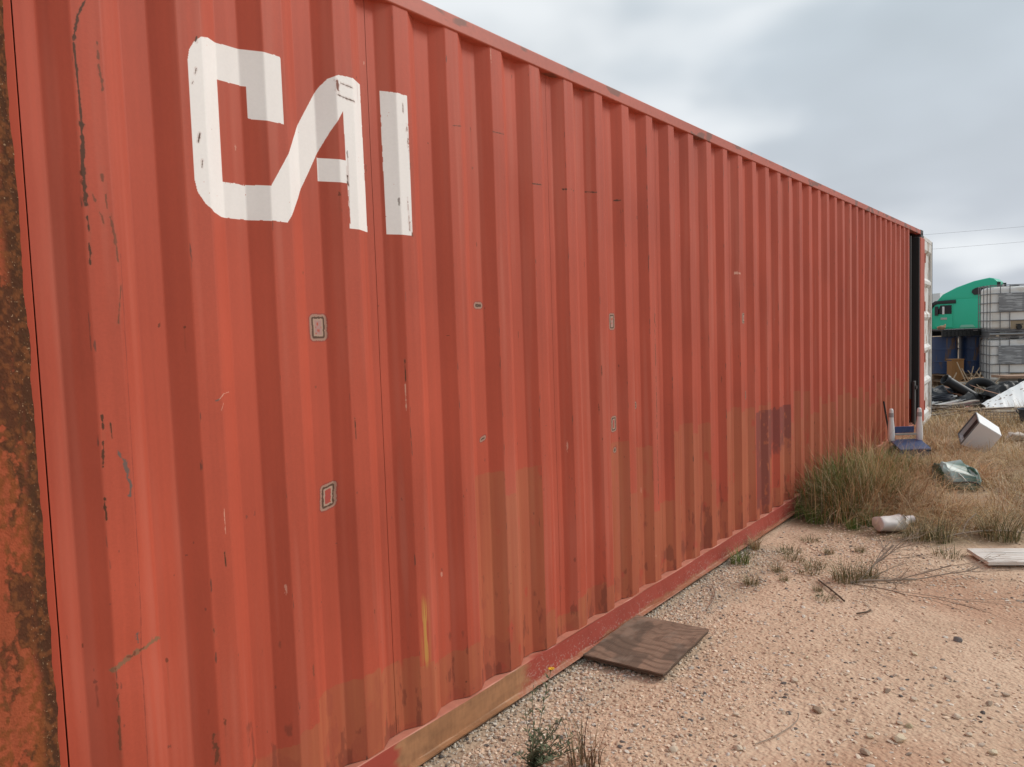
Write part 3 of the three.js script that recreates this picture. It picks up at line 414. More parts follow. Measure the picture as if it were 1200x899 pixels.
const STRAW = [[0.50, 0.34, 0.17], [0.42, 0.25, 0.11], [0.58, 0.43, 0.25], [0.34, 0.18, 0.08]], RUSSET = [[0.42, 0.20, 0.085], [0.50, 0.27, 0.12], [0.34, 0.19, 0.09], [0.52, 0.35, 0.18]], GREEN = [[0.12, 0.19, 0.035], [0.09, 0.16, 0.03], [0.17, 0.23, 0.05], [0.22, 0.25, 0.08]], OLIVE = [[0.16, 0.15, 0.07], [0.22, 0.18, 0.09], [0.30, 0.23, 0.12], [0.11, 0.13, 0.05]], PALE = [[0.62, 0.49, 0.31], [0.55, 0.40, 0.23], [0.66, 0.54, 0.37], [0.46, 0.31, 0.16]];
function field(name, label, geo, n, seed, place) {
  const im = new THREE.InstancedMesh(geo, grassMat, n), R = rng(seed), m = new THREE.Matrix4(), q = new THREE.Quaternion(), c = new THREE.Color();
  for (let i = 0; i < n; i++) { const [x, z, s, sy] = place(R); q.setFromEuler(new THREE.Euler(0, R() * 6.283, 0)); m.compose(V(x, hgt(x, z) - 0.006, z), q, V(s, s * (sy ?? 1) * (0.8 + 0.4 * R()), s)); im.setMatrixAt(i, m); const f = (0.55 + 0.9 * fbm(x * 3.1 + 8, z * 3.1, 2)) * (0.8 + 0.4 * R()); c.setRGB(f, f * (0.92 + 0.14 * R()), f * (0.86 + 0.22 * R())); im.setColorAt(i, c); }
  im.name = numbered(name); scene.add(im); return tag(im, label, null, null, 'stuff');
}
const front = z => 6.25 + 0.45 * Math.pow(Math.abs(z - 0.75), 1.6) + 0.35 * (fbm(z * 5, 2.7, 2) - 0.5);           // near edge of the thicket
const clear = (x, z) => Math.hypot(x - 6.42, z - 0.8) < 0.27 || (x < 6.5 && z > 0.55 && z < 1.05) || (Math.hypot(x - 8.3, z - 1.0) < 0.24) || (x > 7.55 && x < 8.2 && Math.abs(z - 1.08 + (8.2 - x) * -0.05) < 0.26) || (x > 9.3 && x < 10 && z < 0.55) || Math.hypot(x - 10.8, z - 0.93) < 0.2;
const low = (x, z) => (1 - 0.55 * sm(8.0, 9.4, x)) * (1 - 0.5 * sm(0.35, 1.1, z));
field('russet_grass', 'tall russet dead grass massed along the far half of the red container', clump(34, 0.50, 0.16, 1.25, 0.0028, 51, [...RUSSET, ...RUSSET, ...STRAW]), 210, 61, R => { let x, z; do { x = 6.5 + R() * 4.4; z = 0.1 + R() * 1.0; } while (x < front(z) + 0.1 || z > 1.0 + 0.1 * (x - 6.5) || clear(x, z) || R() > 1.7 * fbm(x * 2.2 + 1, z * 2.2, 2) - 0.15); return [x, z, 0.6 + 0.7 * R(), (0.35 + 1.2 * fbm(x * 2.6, z * 2.6 + 9, 2)) * low(x, z) * 1.1]; });
field('tawny_grass', 'tawny broken grass tangled low among the russet stalks', clump(30, 0.34, 0.17, 1.6, 0.0026, 57, [...STRAW, ...PALE]), 240, 67, R => { let x, z; do { x = 6.4 + R() * 4.4; z = 0.1 + R() * 1.3; } while (x < front(z) + 0.05 || clear(x, z)); return [x, z, 0.6 + 0.8 * R(), 0.8 * low(x, z) + 0.15]; });
field('green_grass', 'green grass growing through the dead stalks beside the container', clump(44, 0.42, 0.11, 0.8, 0.0028, 52, [...GREEN, ...GREEN, ...GREEN, ...OLIVE]), 150, 62, R => { let x, z; do { x = 6.55 + R() * 2.6; z = 0.06 + R() * 0.6; } while (R() > 1.3 - z * 1.7 || x < front(z) + 0.1 || R() > 2.2 * fbm(x * 2.5 + 30, z * 2.5, 2) - 0.4); return [x, z, 0.6 + 0.6 * R(), low(x, z) * 1.1]; });
field('straw_grass', 'pale bleached straw grass covering the yard beyond the thicket', clump(30, 0.18, 0.14, 1.5, 0.0024, 53, [...PALE, ...PALE, ...STRAW]), 1350, 63, R => { let x, z; do { x = 6.6 + R() * 9; z = -0.1 + R() * 4.2; } while (x < front(z) + 0.3 || (x < 13.6 && z < 0.05) || (z < 0.6 && x < 8 && R() < 0.7) || clear(x, z) || R() > 2 * fbm(x * 1.6 + 60, z * 1.6, 3) - 0.25); return [x, z, 0.6 + 0.9 * R(), 0.5 + 0.9 * fbm(x * 2, z * 2 + 20, 2)]; });
field('far_straw_grass', 'low dry grass spread over the far yard under the scrap', clump(40, 0.22, 0.3, 0.9, 0.004, 54, PALE), 900, 64, R => { const x = 14 + R() * 30, z = -12 + R() * 22; return [x, z, 0.8 + 0.6 * R(), 0.8]; });
// stems that stand above the mass
field('dead_stalks', 'thin pale dead stalks poking up along the container wall', clump(4, 0.66, 0.10, 0.5, 0.0024, 55, PALE), 80, 65, R => { let x, z; do { x = 6.5 + R() * 4.2; z = 0.04 + R() * 0.95; } while (x < front(z) || clear(x, z)); return [x, z, 0.7 + 0.4 * R(), low(x, z) * (0.7 + 0.5 * R())]; });
{
  const kinds = {
    olive: [0, 1, 2].map(i => clump(130, 0.19, 0.085, 0.9, 0.0022, 200 + i, OLIVE)), green: [0, 1].map(i => clump(130, 0.16, 0.07, 0.8, 0.0024, 210 + i, GREEN)), low: [0, 1].map(i => clump(90, 0.07, 0.085, 1.1, 0.0022, 220 + i, OLIVE)), wiry: [0].map(i => clump(190, 0.30, 0.06, 1.15, 0.0016, 230 + i, [...OLIVE, ...STRAW])), brown: [0].map(i => clump(70, 0.15, 0.05, 0.55, 0.0017, 240 + i, [[0.12, 0.06, 0.04], [0.2, 0.13, 0.07], [0.32, 0.23, 0.12], [0.09, 0.07, 0.035]])) };
  const tuft = (kind, v, x, z, s, label, group, ry = 0) => { const o = new THREE.Mesh(kinds[kind][v], grassMat); o.name = numbered('grass_tuft'); o.position.set(x, hgt(x, z) - 0.004, z); o.scale.setScalar(s); o.rotation.y = ry; scene.add(o); tag(o, label, 'grass', group); };
  tuft('green', 0, 5.06, 0.10, 0.9, 'bright green grass tuft against the rail of the red container');
  tuft('brown', 0, 2.36, 0.53, 1.35, 'dark brown spiky tuft rooted in bare sand near a flowering weed');
  tuft('wiry', 0, 6.62, 0.16, 1.0, 'wiry drooping olive tuft beside the container rail', null, 1);
  tuft('wiry', 0, 5.45, 0.07, 0.55, 'yellowed dry tuft pressed against the container rail', null, 2);
  tuft('olive', 0, 5.05, 0.80, 0.95, 'bushy olive tuft tangled with the grey dead branch', null, 0.5);
  tuft('olive', 2, 5.16, 0.90, 0.8, 'smaller olive tuft behind the dead branch stem', null, 2.5);
  tuft('green', 1, 6.62, 0.36, 1.5, 'thick vivid green tuft at the edge of the russet grass', null, 0.3);
  tuft('green', 0, 6.36, 0.53, 0.75, 'green tuft in front of the white crumpled jug', null, 1.8);
  tuft('olive', 1, 6.24, 1.0, 1.1, 'broad olive green tuft to one side of the white jug', null, 0.9);
  tuft('olive', 2, 6.30, 1.12, 1.2, 'upright dull green tuft between jug and white board', null, 0.2);
  tuft('wiry', 0, 6.68, 1.40, 0.85, 'spreading grey green wiry tuft behind the white board', null, 2.2);
  tuft('olive', 0, 6.60, 1.50, 1.5, 'dense dark green tuft just behind the white board', null, 2.9);
  tuft('green', 1, 6.45, 0.22, 1.2, 'green tuft at the corner where thicket meets container rail', null, 2.4);
  tuft('green', 0, 6.55, 0.62, 1.1, 'green tuft just behind the white jug', null, 1.1);
  tuft('low', 0, 5.93, 1.25, 1.2, 'low green weed patch touching the white board', null, 0.4);
  for (const [x, z, s, v] of [[4.79, 0.70, 0.7, 0], [4.66, 0.77, 0.7, 1], [4.69, 0.32, 1.1, 0], [5.32, 0.39, 0.9, 1], [5.02, 0.37, 0.9, 0], [5.25, 0.55, 0.9, 1], [5.6, 0.55, 0.8, 0], [5.5, 0.30, 1.0, 1], [4.86, 0.47, 0.7, 0], [5.1, 0.56, 0.9, 1], [5.75, 0.72, 0.8, 0], [5.85, 0.35, 0.8, 1]]) tuft(v ? 'low' : 'olive', v, x, z, s * (v ? 1 : 0.5), 'tiny olive weed on open soil in front of the thicket', 'tiny weeds dotted on open soil', x * 7);
  // flowering weed close to the wall
  const w = thing('flowering_weed', 'spindly grey green weed with one yellow flower growing in the gravel', 'weed', [2.23, -0.006, 0.375], 0);
  const R = rng(9), stems = [], lv = [];
  const tips = [[0.16, 0.24, -0.10], [0.20, 0.30, -0.04], [0.06, 0.20, -0.07], [-0.04, 0.16, 0.04], [0.10, 0.17, 0.07], [0.0, 0.13, 0.10], [0.14, 0.14, 0.02], [-0.08, 0.10, 0.0], [0.04, 0.11, -0.02], [0.09, 0.09, 0.11], [0.02, 0.08, 0.12], [0.12, 0.07, 0.13], [0.05, 0.13, 0.05], [-0.03, 0.09, 0.12], [0.16, 0.09, 0.09], [0.07, 0.15, 0.0], [0.02, 0.10, 0.06], [0.10, 0.11, 0.06]];
  for (const [x, y, z] of tips) { stems.push(tube([[0, 0, 0], [x * 0.35, y * 0.45, z * 0.3], [x * 0.75, y * 0.8, z * 0.8], [x, y, z]], 0.0016, 4, 8)); for (let k = 0; k < 34; k++) { const t = 0.1 + 0.9 * Math.pow(R(), 1.3), px = x * t * (0.6 + 0.4 * t), py = y * t, pz = z * t * (0.6 + 0.4 * t), a = R() * 6.28, L = 0.014 + 0.022 * R(); const g = new THREE.BufferGeometry(); const dx = Math.cos(a) * L, dz = Math.sin(a) * L, dy = L * (0.2 + 0.5 * R()), s = 0.0042; g.setAttribute('position', new THREE.Float32BufferAttribute([px, py, pz, px + dx * 0.5 - dz * s / L * 1, py + dy * 0.6, pz + dz * 0.5 + dx * s / L, px + dx, py + dy, pz + dz, px, py, pz, px + dx, py + dy, pz + dz, px + dx * 0.5 + dz * s / L, py + dy * 0.6, pz + dz * 0.5 - dx * s / L], 3)); g.setAttribute('uv', new THREE.Float32BufferAttribute(new Float32Array(12), 2)); g.computeVertexNormals(); lv.push(g); } }
  part('stem', stems, mat(0.17, 0.16, 0.10, { roughness: 0.9 }), w); part('foliage', lv, mat(0.13, 0.15, 0.08, { roughness: 0.85, side: THREE.DoubleSide }), w);
  const fl = []; for (let k = 0; k < 10; k++) { const g = new THREE.SphereGeometry(0.006, 6, 4); g.scale(1.3, 0.35, 0.6); g.translate(0.0075, 0, 0); g.rotateZ(0.25); g.rotateY(k / 10 * 6.283); fl.push(g); } fl.forEach(g => g.translate(0.20, 0.304, -0.04)); part('flower', fl, mat(0.75, 0.42, 0.02, { roughness: 0.7 }), w);
}
/* dead branches */
{
  const grey = mat(0.33, 0.26, 0.20, { roughness: 0.95 }), dark = mat(0.12, 0.085, 0.06, { roughness: 0.95 });
  const br = (name, label, x, z, limbs, m, ry = 0) => { const o = solo(name, limbs.map(([p, r]) => tube(p, r, 5)), m, label, 'branch'); o.position.set(x, hgt(x, z) + 0.004, z); o.rotation.y = ry; return o; };
  const R = rng(15), limbs = [];
  const grow = (p, dir, L, r, dep) => { const pts = [p]; let q = p.slice(), d = dir.slice(); for (let k = 0; k < 4; k++) { d = [d[0] + (R() - 0.5) * 0.35, d[1] + (R() - 0.5) * 0.25, d[2] + (R() - 0.5) * 0.35]; q = [q[0] + d[0] * L / 4, Math.max(0.004, q[1] + d[1] * L / 4), q[2] + d[2] * L / 4]; pts.push(q); } limbs.push([pts, r]); if (dep > 0) for (let k = 0; k < 4; k++) grow(pts[1 + Math.floor(R() * 4)], [d[0] + (R() - 0.5) * 1.2, 0.15 + 0.5 * (R() - 0.35), d[2] + (R() - 0.5) * 1.2], L * (0.45 + 0.25 * R()), r * 0.5, dep - 1); };
  grow([0, 0, 0], [0.55, 0.12, 0.75], 0.5, 0.0075, 3); grow([0.05, 0, 0.05], [0.9, 0.25, 0.15], 0.45, 0.006, 3); grow([0, 0, 0], [-0.1, 0.02, 0.7], 0.45, 0.004, 2);
  br('dead_branch', 'bleached grey dead branch with forking twigs lying in front of the thicket', 5.02, 0.82, limbs, grey);
  br('stick', 'short straight brown stick lying on sand beside the dead branch', 4.66, 0.885, [[[[0, 0.008, 0], [0.12, 0.012, -0.09], [0.30, 0.01, -0.23]], 0.0055]], dark);
  br('stick', 'pale bowed stick lying across the gravel by the container', 4.10, 0.272, [[[[0, 0.006, 0], [0.14, 0.014, -0.02], [0.29, 0.012, -0.07], [0.43, 0.008, -0.15]], 0.004]], grey);
  br('stick', 'thin curved twig on bare sand beside the upright stone', 2.86, 1.0, [[[[0, 0.004, 0], [0.10, 0.006, 0.045], [0.26, 0.008, 0.08], [0.32, 0.012, 0.07]], 0.0022]], grey);
  br('stick', 'dark forked stick half hidden in the grass behind the white board', 6.3, 1.15, [[[[0, 0.02, 0], [0.15, 0.04, 0.12], [0.3, 0.05, 0.3], [0.42, 0.03, 0.5]], 0.006], [[[0.15, 0.04, 0.12], [0.3, 0.09, 0.13], [0.42, 0.14, 0.18]], 0.004]], grey);
  br('stick', 'black charred twig flat on the sand near the open soil weeds', 4.50, 0.99, [[[[0, 0.006, 0], [0.05, 0.008, 0.04], [0.1, 0.006, 0.05]], 0.005]], dark);
}

/* ------------------------------------------------ litter in the grass */
{
  // crumpled white jug
  const t = thing('plastic_jug', 'crumpled dirty white plastic jug lying on its side at the grass edge', 'jug', [6.42, -0.005, 0.80], -0.75); t.scale.setScalar(1.12);
  const m = new THREE.MeshStandardMaterial({ roughness: 0.55, map: colTex(128, 128, (u, v, c) => { const k = 0.70 + 0.25 * (fbm(u * 5, v * 5, 4) - 0.5); c[0] = k; c[1] = k * 0.93; c[2] = k * 0.88; }) });
  let g = new THREE.CylinderGeometry(0.058, 0.062, 0.19, 28, 14); g.rotateZ(Math.PI / 2); g = jitter(g, 0.018, 14, 3); g.scale(1, 0.85, 1); g.translate(-0.02, 0.056, 0); g.setAttribute('uv', new THREE.Float32BufferAttribute(new Float32Array(g.attributes.position.count * 2).map((_, i) => (Math.sin(i * 3.1) + 1) / 2), 2));
  const body = part('body', g, mat(0.72, 0.67, 0.63, { roughness: 0.55 }), t);
  let s = new THREE.ConeGeometry(0.058, 0.075, 24, 5, true); s.rotateZ(-Math.PI / 2); s = jitter(s, 0.012, 18, 8); s.translate(0.105, 0.066, 0); part('shoulder', s, body.material, t);
  part('neck', new THREE.CylinderGeometry(0.026, 0.026, 0.05, 18).rotateZ(Math.PI / 2).translate(0.135, 0.075, 0), mat(0.66, 0.58, 0.55), t);

  // tipped white bin
  const b = thing('storage_bin', 'white plastic bin tipped over in dry grass with its open mouth sideways', 'bin', [10.80, 0.06, 0.93], YAW_VIEW);
  const tilt = new THREE.Euler(0.32, -0.42, -0.42), put = (n, gg, mm) => { gg.applyMatrix4(new THREE.Matrix4().makeRotationFromEuler(tilt)); gg.translate(0.0, 0.14, 0); return part(n, gg, mm, b); };
  const wp = mat(0.80, 0.80, 0.80, { roughness: 0.45 }), dk = mat(0.045, 0.05, 0.05, { roughness: 0.8 });
  // open box lying with the mouth to -x
  const L = 0.30, W0 = 0.17, D0 = 0.15, sl = 0.82;
  const quad = (a, bq, c, d, th) => { const n = V().subVectors(V(...bq), V(...a)).cross(V().subVectors(V(...d), V(...a))).normalize().multiplyScalar(th); const P = [a, bq, c, d].map(p => V(...p)), Q = P.map(p => p.clone().add(n)); const v = []; const f = (i, j, k, l) => { for (const q of [i, j, k, i, k, l]) v.push(q.x, q.y, q.z); }; f(P[0], P[1], P[2], P[3]); f(Q[3], Q[2], Q[1], Q[0]); for (let i = 0; i < 4; i++) { const j = (i + 1) % 4; f(P[i], Q[i], Q[j], P[j]); } const g2 = new THREE.BufferGeometry(); g2.setAttribute('position', new THREE.Float32BufferAttribute(v, 3)); g2.setAttribute('uv', new THREE.Float32BufferAttribute(new Float32Array(v.length / 3 * 2), 2)); g2.computeVertexNormals(); return g2; };
  const mo = [[-L / 2, -W0, -D0], [-L / 2, W0, -D0], [-L / 2, W0, D0], [-L / 2, -W0, D0]], en = mo.map(p => [L / 2, p[1] * sl, p[2] * sl]);
  for (let i = 0; i < 4; i++) { const j = (i + 1) % 4; put('side_wall', quad(mo[i], mo[j], en[j], en[i], 0.006), wp); }
  put('base', quad(en[0], en[3], en[2], en[1], 0.006), wp);
  const lip = []; for (let i = 0; i < 4; i++) { const j = (i + 1) % 4; lip.push(rod(mo[i], mo[j], 0.009)); } put('rim', merge(lip), mat(0.20, 0.22, 0.22));
  put('mouth_shade', quad(mo.map(p => [p[0] + 0.05, p[1] * 0.9, p[2] * 0.9])[0], mo.map(p => [p[0] + 0.05, p[1] * 0.9, p[2] * 0.9])[1], mo.map(p => [p[0] + 0.05, p[1] * 0.9, p[2] * 0.9])[2], mo.map(p => [p[0] + 0.05, p[1] * 0.9, p[2] * 0.9])[3], 0.004), dk);  // dark plate across the mouth, standing in for the shade inside the bin

  // green and white sack
  const k = thing('plastic_sack', 'crumpled green and clear white plastic sack with a dark strap, lying in grass', 'sack', [8.30, -0.01, 1.0], YAW_VIEW);
  let sg = new RoundedBoxGeometry(0.36, 0.22, 0.26, 14, 0.07); sg = jitter(sg, 0.055, 9, 4); sg = jitter(sg, 0.016, 26, 11); { const p = sg.attributes.position; for (let i = 0; i < p.count; i++) { const y = p.getY(i) + 0.12, z = p.getZ(i); p.setXYZ(i, p.getX(i) * (1 - 0.25 * y), Math.max(0, y * 1.05), z - y * 0.35); } sg.computeVertexNormals(); }
  const col = new Float32Array(sg.attributes.position.count * 3); { const p = sg.attributes.position; for (let i = 0; i < p.count; i++) { const n = fbm(p.getX(i) * 14 + 3, p.getZ(i) * 10 + p.getY(i) * 12, 3), a = sm(0.53, 0.6, n + 0.1 * (fbm(p.getX(i) * 40, p.getZ(i) * 40, 2) - 0.5)), lo = p.getY(i) < 0.08; const c = lo ? [0.015, 0.10, 0.055] : a > 0.5 ? [0.34, 0.42, 0.39] : [0.025, 0.10, 0.065]; col.set(c, i * 3); } } sg.setAttribute('color', new THREE.BufferAttribute(col, 3));
  part('sack_body', sg, new THREE.MeshStandardMaterial({ vertexColors: true, roughness: 0.42 }), k);
  part('strap', tube([[-0.19, 0.08, 0.10], [-0.08, 0.10, 0.145], [0.06, 0.10, 0.145], [0.15, 0.06, 0.13], [0.19, 0.01, 0.12]], 0.009, 6), M.blackRubber, k);
  part('fold_seam', tube([[-0.13, 0.21, -0.02], [-0.05, 0.19, 0.06], [0.0, 0.12, 0.135], [0.0, 0.09, 0.15]], 0.005, 5), mat(0.66, 0.68, 0.66, { roughness: 0.4 }), k);

  // blue cart by the wall
  const c = thing('hand_cart', 'blue steel cart with two white tapered uprights parked beside the container wall', 'cart', [9.88, 0, 0.27], YAW_VIEW);
  const blue = mat(0.035, 0.06, 0.16, { roughness: 0.5 }), wht = mat(0.78, 0.76, 0.74, { roughness: 0.5 }), st = mat(0.42, 0.40, 0.36, { roughness: 0.5, metalness: 0.5 });
  part('deck', box(0.36, 0.025, 0.26, 0.0, 0.20, 0.05, 0.008).rotateX(0.32), blue, c); part('back_plate', box(0.22, 0.075, 0.02, 0.0, 0.335, -0.02, 0.004), blue, c);
  part('front_apron', box(0.34, 0.10, 0.02, 0.01, 0.09, 0.17, 0.004).rotateX(0.1), blue, c);
  part('cross_bar', box(0.30, 0.022, 0.022, 0.0, 0.285, 0.01, 0.004), st, c);
  for (const x of [-0.165, 0.165]) { const pg = new THREE.LatheGeometry([[0.0, 0.59], [0.016, 0.588], [0.023, 0.575], [0.025, 0.55], [0.027, 0.46], [0.036, 0.38], [0.04, 0.28], [0.037, 0.22], [0.025, 0.20], [0, 0.20]].map(p => new THREE.Vector2(...p)), 20); pg.translate(x, x > 0 ? 0 : 0.0, 0); const u = part('upright', pg, wht, c); part('band', new THREE.CylinderGeometry(0.0285, 0.0285, 0.05, 20, 1, true).translate(x, 0.515, 0), mat(0.35, 0.33, 0.33), u); }
  for (const [x, z] of [[-0.18, 0.10], [0.18, 0.10]]) { const wh = part('wheel', new THREE.TorusGeometry(0.062, 0.024, 10, 22).rotateY(0.3).translate(x, 0.09, z), M.blackRubber, c); part('hub', new THREE.CylinderGeometry(0.035, 0.035, 0.03, 14).rotateX(Math.PI / 2).rotateY(0.3).translate(x, 0.09, z), st, wh); }
  part('push_bar', rod([-0.14, 0.22, -0.08], [-0.17, 0.66, -0.17], 0.011), M.blackRubber, c);
  for (const x of [-0.15, 0.15]) part('leg', rod([x, 0.0, -0.08], [x, 0.22, -0.05], 0.012), st, c);
}

/* ------------------------------------------------ scrap beyond the container */
const T = (name, label, cat, pos, ry = YAW_VIEW, group) => thing(name, label, cat, pos, ry, group);
{
  const drumM = new THREE.MeshStandardMaterial({ roughness: 0.45, map: colTex(256, 256, (u, v, c) => { const k = 0.8 + 0.5 * (fbm(u * 6, v * 4, 4) - 0.5); c[0] = 0.022 * k; c[1] = 0.05 * k; c[2] = 0.135 * k; const d = sm(0.60, 0.74, fbm(u * 24 + 3, v * 9 + 7, 5)); c[0] += (0.10 - c[0]) * d; c[1] += (0.055 - c[1]) * d; c[2] += (0.035 - c[2]) * d; }) });
  const pts = [[0, 0], [0.28, 0], [0.292, 0.012], [0.292, 0.03], [0.284, 0.04], [0.284, 0.27], [0.294, 0.285], [0.294, 0.30], [0.284, 0.315], [0.284, 0.56], [0.294, 0.575], [0.294, 0.59], [0.284, 0.605], [0.284, 0.84], [0.292, 0.85], [0.292, 0.87], [0.28, 0.875], [0.27, 0.86], [0, 0.86]].map(p => new THREE.Vector2(...p));
  const mk = (pos, label) => { const d = T('steel_drum', label, 'drum', pos, YAW_VIEW + 1, 'blue drums standing beyond the container'); part('barrel', new THREE.LatheGeometry(pts, 36), drumM, d); part('bung', new THREE.CylinderGeometry(0.03, 0.03, 0.02, 12).translate(0.18, 0.868, 0), M.darkSteel, d); return d; };
  const woodM = mat(0.22, 0.14, 0.085, { roughness: 0.9 });
  const pal = T('wooden_pallet', 'lower grey brown wooden pallet lying on the ground below the blue drums', 'pallet', [20.84, 0, -0.58]); for (let k = 0; k < 7; k++) part('deck_board', box(0.10, 0.018, 1.0, -0.55 + k * 0.183, 0.135, 0), woodM, pal); for (let k = 0; k < 3; k++) part('stringer', box(1.2, 0.10, 0.06, 0, 0.074, -0.45 + k * 0.45), woodM, pal); for (let k = 0; k < 2; k++) part('base_board', box(1.2, 0.02, 0.1, 0, 0.012, -0.4 + k * 0.8), woodM, pal);
  const pal2 = pal.clone(); pal2.name = numbered('wooden_pallet'); pal2.position.y = 0.147; pal2.rotation.y += 0.03; scene.add(pal2); tag(pal2, 'upper grey brown wooden pallet, stacked on another, carrying the blue drums', 'pallet');
  mk([20.63, 0.294, -0.83], 'blue drum nearest the white container door, rust smeared'); mk([21.05, 0.294, -0.30], 'blue drum standing next to the stacked white totes');
  // black plastic pallet on the drums
  const bp = T('plastic_pallet', 'black plastic pallet laid flat on top of the blue drums', 'pallet', [20.84, 1.172, -0.58]); const bk = mat(0.02, 0.021, 0.022, { roughness: 0.6 });
  for (let k = 0; k < 12; k++) part('slat', box(0.085, 0.03, 0.9, -0.56 + k * 0.102, 0.15, 0), bk, bp); for (let k = 0; k < 2; k++) part('side_beam', box(1.21, 0.125, 0.05, 0, 0.068, -0.42 + k * 0.84), bk, bp); for (let k = 0; k < 14; k++) part('rib', box(0.014, 0.11, 0.02, -0.585 + k * 0.09, 0.07, 0.455), bk, bp);
  const rag = solo('rag', jitter(new THREE.SphereGeometry(0.09, 18, 12).scale(1.1, 0.7, 1), 0.06, 12, 6), mat(0.45, 0.27, 0.16, { roughness: 0.9 }), 'small tan rag bunched on the edge of the black pallet', 'rag'); rag.position.set(20.46, 1.385, -0.86);

  // stacked intermediate bulk totes
  const poly = new THREE.MeshStandardMaterial({ roughness: 0.5, map: colTex(256, 256, (u, v, c) => { const k = 0.87 + 0.10 * (fbm(u * 4, v * 5, 4) - 0.5); c[0] = k; c[1] = k * 0.985; c[2] = k * 0.95; const d = sm(0.56, 0.72, fbm(u * 3 + 2, v * 3 + 5, 4)) * 0.35; c[0] += (0.55 - c[0]) * d; c[1] += (0.46 - c[1]) * d; c[2] += (0.34 - c[2]) * d; }) });
  const galv = mat(0.20, 0.20, 0.21, { roughness: 0.5, metalness: 0.5 });
  const plateTex = seed => new THREE.MeshStandardMaterial({ roughness: 0.6, map: colTex(256, 160, (u, v, c) => { const k = 0.22 + 0.10 * (fbm(u * 3 + seed, v * 5, 3) - 0.5); c[0] = k; c[1] = k * 1.03; c[2] = k * 1.08; const d = sm(0.55, 0.62, fbm(u * 5 + seed * 3, v * 26, 4)) * (u < 0.45 ? 0.7 : 0.2); c[0] += (0.55 - c[0]) * d; c[1] += (0.57 - c[1]) * d; c[2] += (0.59 - c[2]) * d; if (seed === 1 && u > 0.92 && v > 0.6 && v < 0.9) { const q = Math.hypot((u - 0.955) * 2.2, v - 0.75) < 0.05; c[0] = c[1] = c[2] = q ? 0.02 : 0.85; } }) });
  const tote = (y, seed, label) => {
    const t = T('bulk_tote', label, 'tote', [20.61, y, 0.56], -1.25, 'stacked white bulk totes');
    part('tank', box(1.14, 0.94, 0.94, 0, 0.63, 0, 0.07), poly, t); part('filler_cap', new THREE.CylinderGeometry(0.09, 0.09, 0.04, 20).translate(0, 1.115, 0), bk, t);
    for (const yy of [0.155, 0.36, 0.55, 0.75, 0.95, 1.135]) { const h = []; for (const z of [-0.5, 0.5]) h.push(rod([-0.595, yy, z], [0.595, yy, z], 0.0095)); for (const x of [-0.595, 0.595]) h.push(rod([x, yy, -0.5], [x, yy, 0.5], 0.0095)); part('cage_hoop', h, galv, t); }
    for (const x of [-0.595, -0.40, -0.22, 0.22, 0.40, 0.595]) for (const z of [-0.512, 0.512]) part('cage_bar', rod([x, 0.14, z], [x, 1.145, z], 0.0095), galv, t);
    for (const z of [-0.3, 0, 0.3]) for (const x of [-0.606, 0.606]) part('cage_bar', rod([x, 0.14, z], [x, 1.145, z], 0.0095), galv, t);
    part('label_plate', box(0.98, 0.40, 0.004, 0.06, 0.755, 0.526), plateTex(seed), t, 'scuffed grey metal label plate');
    part('pallet_deck', box(1.2, 0.03, 1.0, 0, 0.125, 0, 0.006), galv, t); for (const x of [-0.53, 0, 0.53]) part('pallet_foot', box(0.12, 0.105, 0.96, x, 0.055, 0, 0.008), seed ? galv : bk, t); part('pallet_rail', rod([-0.6, 0.06, 0.5], [0.6, 0.06, 0.5], 0.03), mat(0.30, 0.30, 0.30, { roughness: 0.5, metalness: 0.5 }), t);
    const v = part('outlet_valve', [new THREE.CylinderGeometry(0.05, 0.05, 0.09, 18).rotateX(Math.PI / 2).translate(-0.04, 0.21, 0.51)], bk, t); part('valve_lever', box(0.14, 0.02, 0.02, -0.04, 0.27, 0.54, 0.004), bk, v);
    part('outlet_stain', box(0.34, 0.19, 0.006, -0.02, 0.26, 0.472, 0.002), mat(0.42, 0.33, 0.22), t, 'tan dirty recess round the outlet');
  };
  tote(0.0, 0, 'caged white bulk tote on the ground, carrying another tote'); tote(1.152, 1, 'caged white bulk tote stacked on top of another tote');

  // plywood box leaning by the drums
  const cb = T('wooden_crate', 'rusty tan upright wooden crate between the two blue drums', 'crate', [19.85, 0, -0.50]); const cm = mat(0.27, 0.13, 0.045, { roughness: 0.9 }); for (let k = 0; k < 3; k++) part('slat', box(0.085, 0.66, 0.02, -0.09 + k * 0.09, 0.33, 0.1), cm, cb); for (const x of [-0.12, 0.12]) part('side', box(0.02, 0.64, 0.2, x, 0.32, 0), cm, cb); part('top_board', box(0.28, 0.02, 0.24, 0, 0.67, 0), cm, cb);

  // black pipe
  const pp = solo('drain_pipe', (() => { const g = new THREE.LatheGeometry([[0.07, 0.60], [0.07, 0.0], [0.08, 0.0], [0.09, 0.02], [0.09, 0.58], [0.105, 0.60], [0.105, 0.66], [0.09, 0.665], [0.07, 0.60]].map(p => new THREE.Vector2(...p)), 30); return g; })(), mat(0.022, 0.024, 0.028, { roughness: 0.5 }), 'thick black plastic pipe leaning up from the scrap heap, open end showing', 'pipe');
  pp.position.set(17.0, 0.10, 0.17); pp.quaternion.setFromUnitVectors(V(0, 1, 0), V(-0.45, 0.45, -0.56).normalize());
